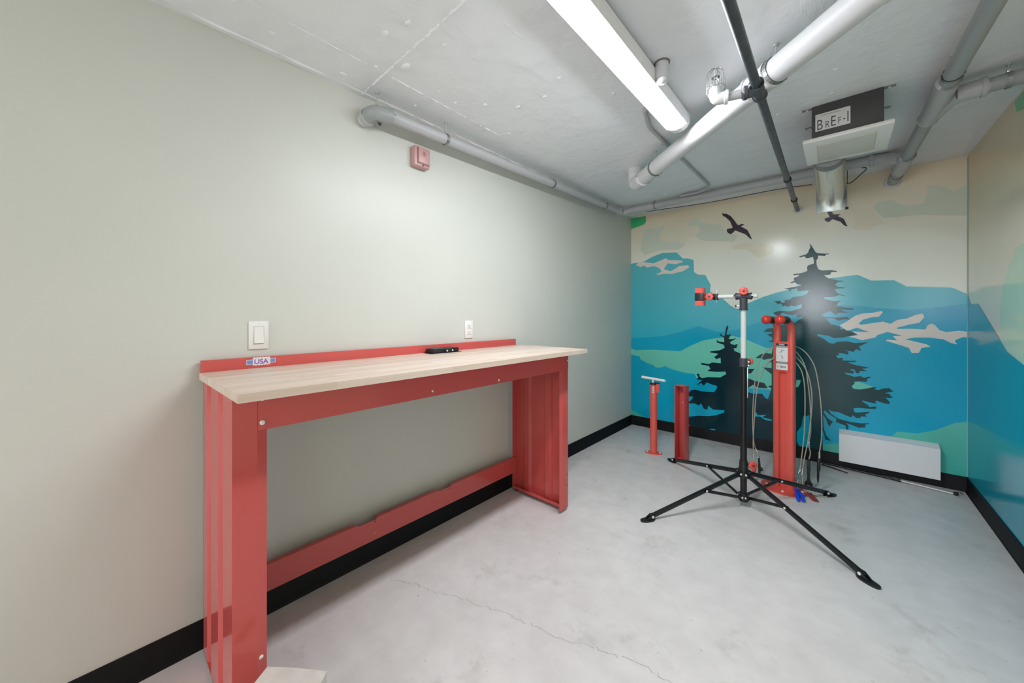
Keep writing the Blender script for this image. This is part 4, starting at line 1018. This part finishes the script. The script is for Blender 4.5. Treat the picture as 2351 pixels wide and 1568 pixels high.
# ------------------------------------------------------------------ tools tethered to the work stand
def knots(mb, p, d, n=3, r=.0075):
    p = Vector(p); d = Vector(d).normalized()
    for k in range(n):
        mb.sphere(p + d * k * .011, r, 10, 6)
    return mb
def tether(name, label, cat, pts):
    t = thing(name, label, cat, pts[-1])
    pts = [W(.05 if pts[0][0] > 1.5 else -.05, -.012, pts[0][2] + .01)] + list(pts)
    MB().tube(spline(pts, 7), .0034, 8).build('steel_cable', M_ROPE, t)
    return t
dr = tether('screwdriver', 'slim black screwdriver on the outermost right cable of the repair station', 'screwdriver', [(1.58, -.71, 1.023), (1.628, -.70, .979), (1.672, -.70, .888), (1.696, -.70, .741), (1.71, -.70, .557), (1.71, -.70, .387), (1.698, -.70, .275)])
knots(MB(), (1.698, -.70, .275), (0, 0, -1), 4, .007).build('ferrule', M_STEEL, dr)
MB().tube([(1.696, -.70, .24), (1.696, -.70, .235), (1.694, -.70, .16), (1.692, -.70, .14), (1.691, -.70, .10), (1.691, -.70, .065)], [.005, .009, .010, .007, .007, .004], 12).build('handle', M_BPLAS, dr)
wn = tether('spanner', 'long flat black spanner hanging from a right-hand cable of the repair station', 'spanner', [(1.575, -.725, .983), (1.619, -.72, .891), (1.636, -.72, .768), (1.649, -.72, .613), (1.651, -.72, .426), (1.641, -.72, .336), (1.649, -.72, .269), (1.642, -.72, .224)])
knots(MB(), (1.641, -.72, .345), (0, 0, -1), 3, .007).build('ferrule', M_STEEL, wn)
MB().prism([(1.630, -.72, .215), (1.650, -.72, .215), (1.651, -.72, .16), (1.647, -.72, .09), (1.652, -.72, .066), (1.664, -.72, .048), (1.661, -.72, .030), (1.650, -.72, .022), (1.646, -.72, .036), (1.632, -.72, .036), (1.629, -.72, .022), (1.618, -.72, .030), (1.615, -.72, .048), (1.628, -.72, .068), (1.632, -.72, .09), (1.629, -.72, .16)], (0, -.004, 0), (0, .004, 0)).build('spanner_body', M_BPLAS, wn, smooth=False)
lbk = tether('adjustable_wrench', 'small black adjustable wrench hanging from the left cable behind the tripod', 'wrench', [(1.437, -.775, 1.02), (1.376, -.78, .958), (1.337, -.78, .839), (1.317, -.78, .67), (1.309, -.78, .469), (1.315, -.78, .303), (1.334, -.78, .215), (1.348, -.78, .19)])
knots(MB(), (1.330, -.78, .235), (.5, 0, -1), 3, .007).build('ferrule', M_STEEL, lbk)
MB().prism([(1.343, -.78, .19), (1.353, -.78, .19), (1.360, -.78, .11), (1.372, -.78, .10), (1.374, -.78, .082), (1.362, -.78, .080), (1.360, -.78, .062), (1.345, -.78, .060), (1.343, -.78, .11)], (0, -.005, 0), (0, .005, 0)).build('wrench_body', M_BPLAS, lbk, smooth=False)
bolt((1.348, -.786, .182), (0, -1, 0), .005, lbk, 'rivet')
lrd = tether('cone_wrench', 'little red-handled wrench low on the left side of the repair station', 'wrench', [(1.442, -.815, .943), (1.381, -.82, .854), (1.34, -.82, .68), (1.326, -.82, .48), (1.318, -.82, .314), (1.32, -.82, .216), (1.323, -.82, .12)])
knots(MB(), (1.321, -.82, .20), (.1, 0, -1), 4, .006).build('ferrule', M_STEEL, lrd)
MB().tube([(1.322, -.82, .12), (1.330, -.82, .11), (1.318, -.82, .06), (1.305, -.82, .02), (1.303, -.82, .012)], [.004, .011, .012, .011, .006], 10).build('handle', M_KNOB, lrd)
hk1 = tether('hex_key_set', 'blue folding tool with hex keys hanging low on the right of the repair station', 'hex keys', [(1.577, -.765, .907), (1.607, -.76, .838), (1.621, -.76, .709), (1.619, -.76, .46), (1.607, -.765, .286), (1.594, -.78, .15)])
knots(MB(), (1.594, -.78, .15), (-.4, -.1, -1), 3, .008).build('ferrule', M_STEEL, hk1)
for k in range(4):
    MB().tube([(1.590 - .006 * k, -.79 - .006 * k, .115), (1.586 - .007 * k, -.80 - .006 * k, .085 - .006 * k), (1.600 - .006 * k, -.812 - .006 * k, .078 - .006 * k)], .0035, 6).build('hex_key', M_STEEL, hk1)
MB().tube([(1.585, -.81, .09), (1.585, -.855, .06), (1.592, -.90, .035)], .003, 8).build('link_cable', M_ROPE, hk1)
for dx, dy in ((0, 0), (.026, .014)):
    MB().tube([(1.577 + dx * .1, -.880 + dy * .1, .052), (1.580 + dx * .3, -.892, .046), (1.592 + dx, -.955 + dy, .028), (1.599 + dx, -.985 + dy, .014), (1.600 + dx, -.99 + dy, .013)], [.004, .011, .012, .0105, .004], 12).build('handle', M_BLUE, hk1)
hk2 = tether('tyre_levers', 'dark red tyre levers tethered on the floor beside the repair station base', 'tyre levers', [(1.577, -.745, .946), (1.625, -.74, .869), (1.652, -.74, .757), (1.659, -.74, .618), (1.642, -.745, .398), (1.618, -.755, .236), (1.608, -.765, .15)])
km = knots(MB(), (1.608, -.765, .15), (-.1, -.1, -1), 4, .008).build('ferrule', M_STEEL, hk2)
MB().tube(spline([(1.607, -.77, .11), (1.612, -.80, .06), (1.635, -.83, .02), (1.70, -.80, .006), (1.74, -.77, .005)], 5), .003, 8).build('link_cable', M_ROPE, hk2)
for k in range(2):
    MB().tube([(1.640 + .016 * k, -.842 - .003 * k, .030), (1.655 + .016 * k, -.868, .018), (1.674 + .017 * k, -.895, .008), (1.682 + .017 * k, -.905, .007)], [.005, .009, .008, .004], 10).build('lever', mat('dark_red_plastic', (142, 52, 52), .35), hk2)

# ------------------------------------------------------------------ black tripod repair stand
TX, TY = 1.332, -1.282
tr = thing('tripod_stand', 'black four-legged bicycle repair stand with a silver upper pole and red clamp', 'repair stand', (TX, TY, 0))
MB().cyl((TX, TY, .040), (TX, TY, .925), .0195, 24).build('lower_pole', M_BLACK, tr)
MB().cyl((TX, TY, .92), (TX, TY, 1.32), .0165, 24).build('upper_pole', M_SILVER, tr)
cl_ = MB().tube([(TX, TY, .915), (TX, TY, .917), (TX, TY, .972), (TX, TY, .974)], [.020, .0245, .0245, .018], 24).obox((TX + .026, TY, .945), (1, 0, 0), (0, 1, 0), (0, 0, 1), .010, .012, .024, .003).build('height_collar', M_DGREY, tr)
def knob(c, axis, r, parent, lobes=8, name='knob'):
    c = Vector(c); a = Vector(axis).normalized()
    ref = Vector((0, 0, 1)) if abs(a.z) < .9 else Vector((1, 0, 0))
    u = (ref - a * ref.dot(a)).normalized(); w = a.cross(u)
    prof = []
    for k in range(lobes * 6):
        t = 2 * PI * k / (lobes * 6)
        rr_ = r * (1 - .09 * (1 - math.cos(lobes * t)) / 2)
        prof.append((u * math.cos(t) + w * math.sin(t)) * rr_)
    mb = MB()
    n = len(prof)
    lay = [(0, .75), (.002, .95), (.004, 1.0), (.012, 1.0), (.014, .93), (.015, .75)]
    vs = [c + a * h + p * s for h, s in lay for p in prof]
    fs = [(i * n + j, i * n + (j + 1) % n, (i + 1) * n + (j + 1) % n, (i + 1) * n + j) for i in range(len(lay) - 1) for j in range(n)]
    fs += [tuple(range(n)), tuple(range((len(lay) - 1) * n, len(lay) * n))]
    ko = mb.add(vs, fs).build(name, M_KNOB, parent)
    MB().tube([c + a * .015, c + a * .018, c + a * .019], [r * .3, r * .26, .0006], 12).build('knob_bolt', M_DGREY, parent)
    MB().cyl(c - a * .012, c + a * .001, r * .22, 10).build('knob_stem', M_BPLAS, parent)
    return ko
knob((TX + .030, TY + .016, .952), (.35, .94, 0), .021, cl_)
for z in (.952, .928):
    bolt((TX + .031, TY - .012, z), (0, -1, 0), .0055, cl_, 'screw')
MB().obox((TX + .0225, TY + .004, .815), (1, 0, 0), (0, 1, 0), (0, 0, 1), .0022, .006, .10, .0005).build('scale_strip', M_STEEL, tr)
# head
hd = MB().tube([(TX, TY, 1.290), (TX, TY, 1.292), (TX, TY, 1.37)], [.017, .0225, .0225], 24).tube([(TX - .043, TY, 1.382), (TX - .042, TY, 1.382), (TX + .042, TY, 1.382), (TX + .043, TY, 1.382)], [.016, .0205, .0205, .016], 24)
hd.ring((TX - .040, TY, 1.382), (1, 0, 0), .020, .008, .003).ring((TX + .040, TY, 1.382), (1, 0, 0), .020, .008, .003).ring((TX, TY, 1.293), (0, 0, 1), .022, .008, .003)
hd.obox((TX, TY - .010, 1.402), (1, 0, 0), (0, 1, 0), (0, 0, 1), .014, .010, .010, .003)
hdo = hd.build('head_joint', M_DGREY, tr)
knob((TX + .006, TY - .028, 1.413), (.1, -1, .05), .0265, hdo)
MB().cyl((TX - .040, TY, 1.318), (TX - .02, TY, 1.318), .0055, 10).build('pin', M_WHITE, hdo)
MB().cyl((TX - .047, TY, 1.318), (TX - .040, TY, 1.318), .008, 10).build('pin_cap', M_BPLAS, hdo)
MB().tube([(TX - .155, TY, 1.384), (TX + .075, TY, 1.381), (TX + .078, TY, 1.381)], [.0135, .0135, .012], 20).build('arm_tube', M_SILVER, tr)
jx = TX - .155
ja = MB().obox((jx - .008, TY, 1.384), (1, 0, 0), (0, 1, 0), (0, 0, 1), .014, .018, .021, .003).obox((jx - .062, TY, 1.385), (1, 0, 0), (0, 1, 0), (0, 0, 1), .045, .014, .020, .003)
jao = ja.build('clamp_body', M_BPLAS, tr)
MB().cyl((jx - .003, TY - .002, 1.345), (jx - .003, TY - .002, 1.432), .0022, 8).build('lever_pin', M_WHITE, jao)
knob((jx - .040, TY - .032, 1.384), (0, -1, 0), .0265, jao)
for k in range(6):
    MB().obox((jx - .105, TY - .017, 1.366 + k * .0075), (1, 0, 0), (0, 1, 0), (0, 0, 1), .018, .012, .0022, .0005).build('clamp_rib', M_BPLAS, jao)
jw = MB()
sec_ = [(jx - .134 + .0, TY - .026, 0), (jx - .088, TY - .026, 0), (jx - .078, TY - .018, 0), (jx - .078, TY + .018, 0), (jx - .088, TY + .026, 0), (jx - .134, TY + .026, 0), (jx - .134, TY + .014, 0), (jx - .124, TY, 0), (jx - .134, TY - .014, 0)]
MB().prism(sec_, (0, 0, 1.325), (0, 0, 1.447)).build('jaw_pad', M_KNOB, jao)
MB().obox((jx - .108, TY, 1.386), (1, 0, 0), (0, 1, 0), (0, 0, 1), .0285, .0285, .028, .003).build('jaw_shell', M_BPLAS, jao)
# hubs
hub = MB().tube([(TX, TY, .185), (TX, TY, .187), (TX, TY, .245), (TX, TY, .30), (TX, TY, .302)], [.020, .028, .028, .0235, .020], 24).build('upper_hub', M_BPLAS, tr)
knob((TX + .050, TY - .006, .283), (.55, -.83, 0), .026, hub)
MB().cyl((TX + .018, TY, .283), (TX + .046, TY - .002, .283), .007, 10).build('knob_stem', M_BPLAS, hub)
hub2 = MB().tube([(TX, TY, .030), (TX, TY, .034), (TX, TY, .085), (TX, TY, .088)], [.018, .027, .027, .020], 24).build('lower_hub', M_BPLAS, tr)
for fx, fy in ((.935, -1.868), (.735, -.835), (1.895, -1.700), (1.748, -.735)):
    d = Vector((fx - TX, fy - TY, 0)); L = d.length; d.normalize()
    sd = Vector((-d.y, d.x, 0))
    a = Vector((TX, TY, .215)) + d * .030
    e = Vector((fx, fy, .020))
    ax = (e - a).normalized()
    nz = sd.cross(ax).normalized()
    lo_ = MB().obox((a + e) / 2, ax, sd, nz, (e - a).length / 2, .0075, .0135, .003).build('leg', M_BLACK, tr)
    MB().obox(a - d * .002, d, sd, up, .020, .013, .018, .002).build('hub_lug', M_BPLAS, lo_)
    for s in (-1, 1):
        bolt(a + d * .004 + sd * s * .013, sd * s, .0072, lo_, 'rivet')
    # foot pad: rounded sole with two cheeks
    fp = []
    for k in range(24):
        t = 2 * PI * k / 24
        fp.append(e + d * (.012 + .048 * math.cos(t)) + sd * (.0225 * math.copysign(abs(math.sin(t)) ** .8, math.sin(t))) + up * (.0 - e.z))
    ft = MB().prism(fp, (0, 0, .0), (0, 0, .009)).build('foot', M_BPLAS, lo_)
    for s in (-1, 1):
        q = e + sd * s * .0105
        MB().prism([q + d * u + up * (z - e.z) for u, z in ((-.033, .006), (.030, .006), (.018, .016), (-.008, .036), (-.030, .036))], sd * -.0025, sd * .0025).build('foot_cheek', M_BPLAS, lo_, smooth=False)
    for s in (-1, 1):
        bolt(e + d * -.016 + sd * s * .013 + up * .004, sd * s, .0078, lo_, 'rivet')
    # brace from the lower hub to the leg
    m_ = a.lerp(e, .40)
    b_ = Vector((TX, TY, .062)) + d * .026
    bx_ = (m_ - b_).normalized(); bn = sd.cross(bx_)
    br_ = MB().obox((m_ + b_) / 2 + sd * .0115, bx_, sd, bn, (m_ - b_).length / 2 + .008, .003, .009, .001).build('brace', M_BLACK, lo_)
    MB().obox(b_ - d * .004, d, sd, up, .016, .009, .014, .002).build('brace_lug', M_BPLAS, lo_)
    for q in (m_, b_):
        for s in (-1, 1):
            bolt(q + sd * s * (.0148 if s > 0 else .0085), sd * s, .0068, lo_, 'rivet')

# ------------------------------------------------------------------ pale block at the near bench leg
bk = thing('stone_block', 'pale rough block on the floor in front of the nearest bench leg', 'block', (.64, -3.76, 0))
bc = [(.532, -3.776), (.597, -3.722), (.678, -3.664), (.745, -3.735), (.645, -3.93), (.60, -3.868)]
bmm = MB().prism([(x, y, 0) for x, y in bc], (0, 0, 0), (0, 0, .209))
bmm.build('body', M_STONE, bk, smooth=False)
MB().obox((.652, -3.786, .2105), (.75, .66, 0), (.66, -.75, 0), (0, 0, 1), .045, .012, .002, .0005).build('bristle_strip', M_OLIVE, bk)
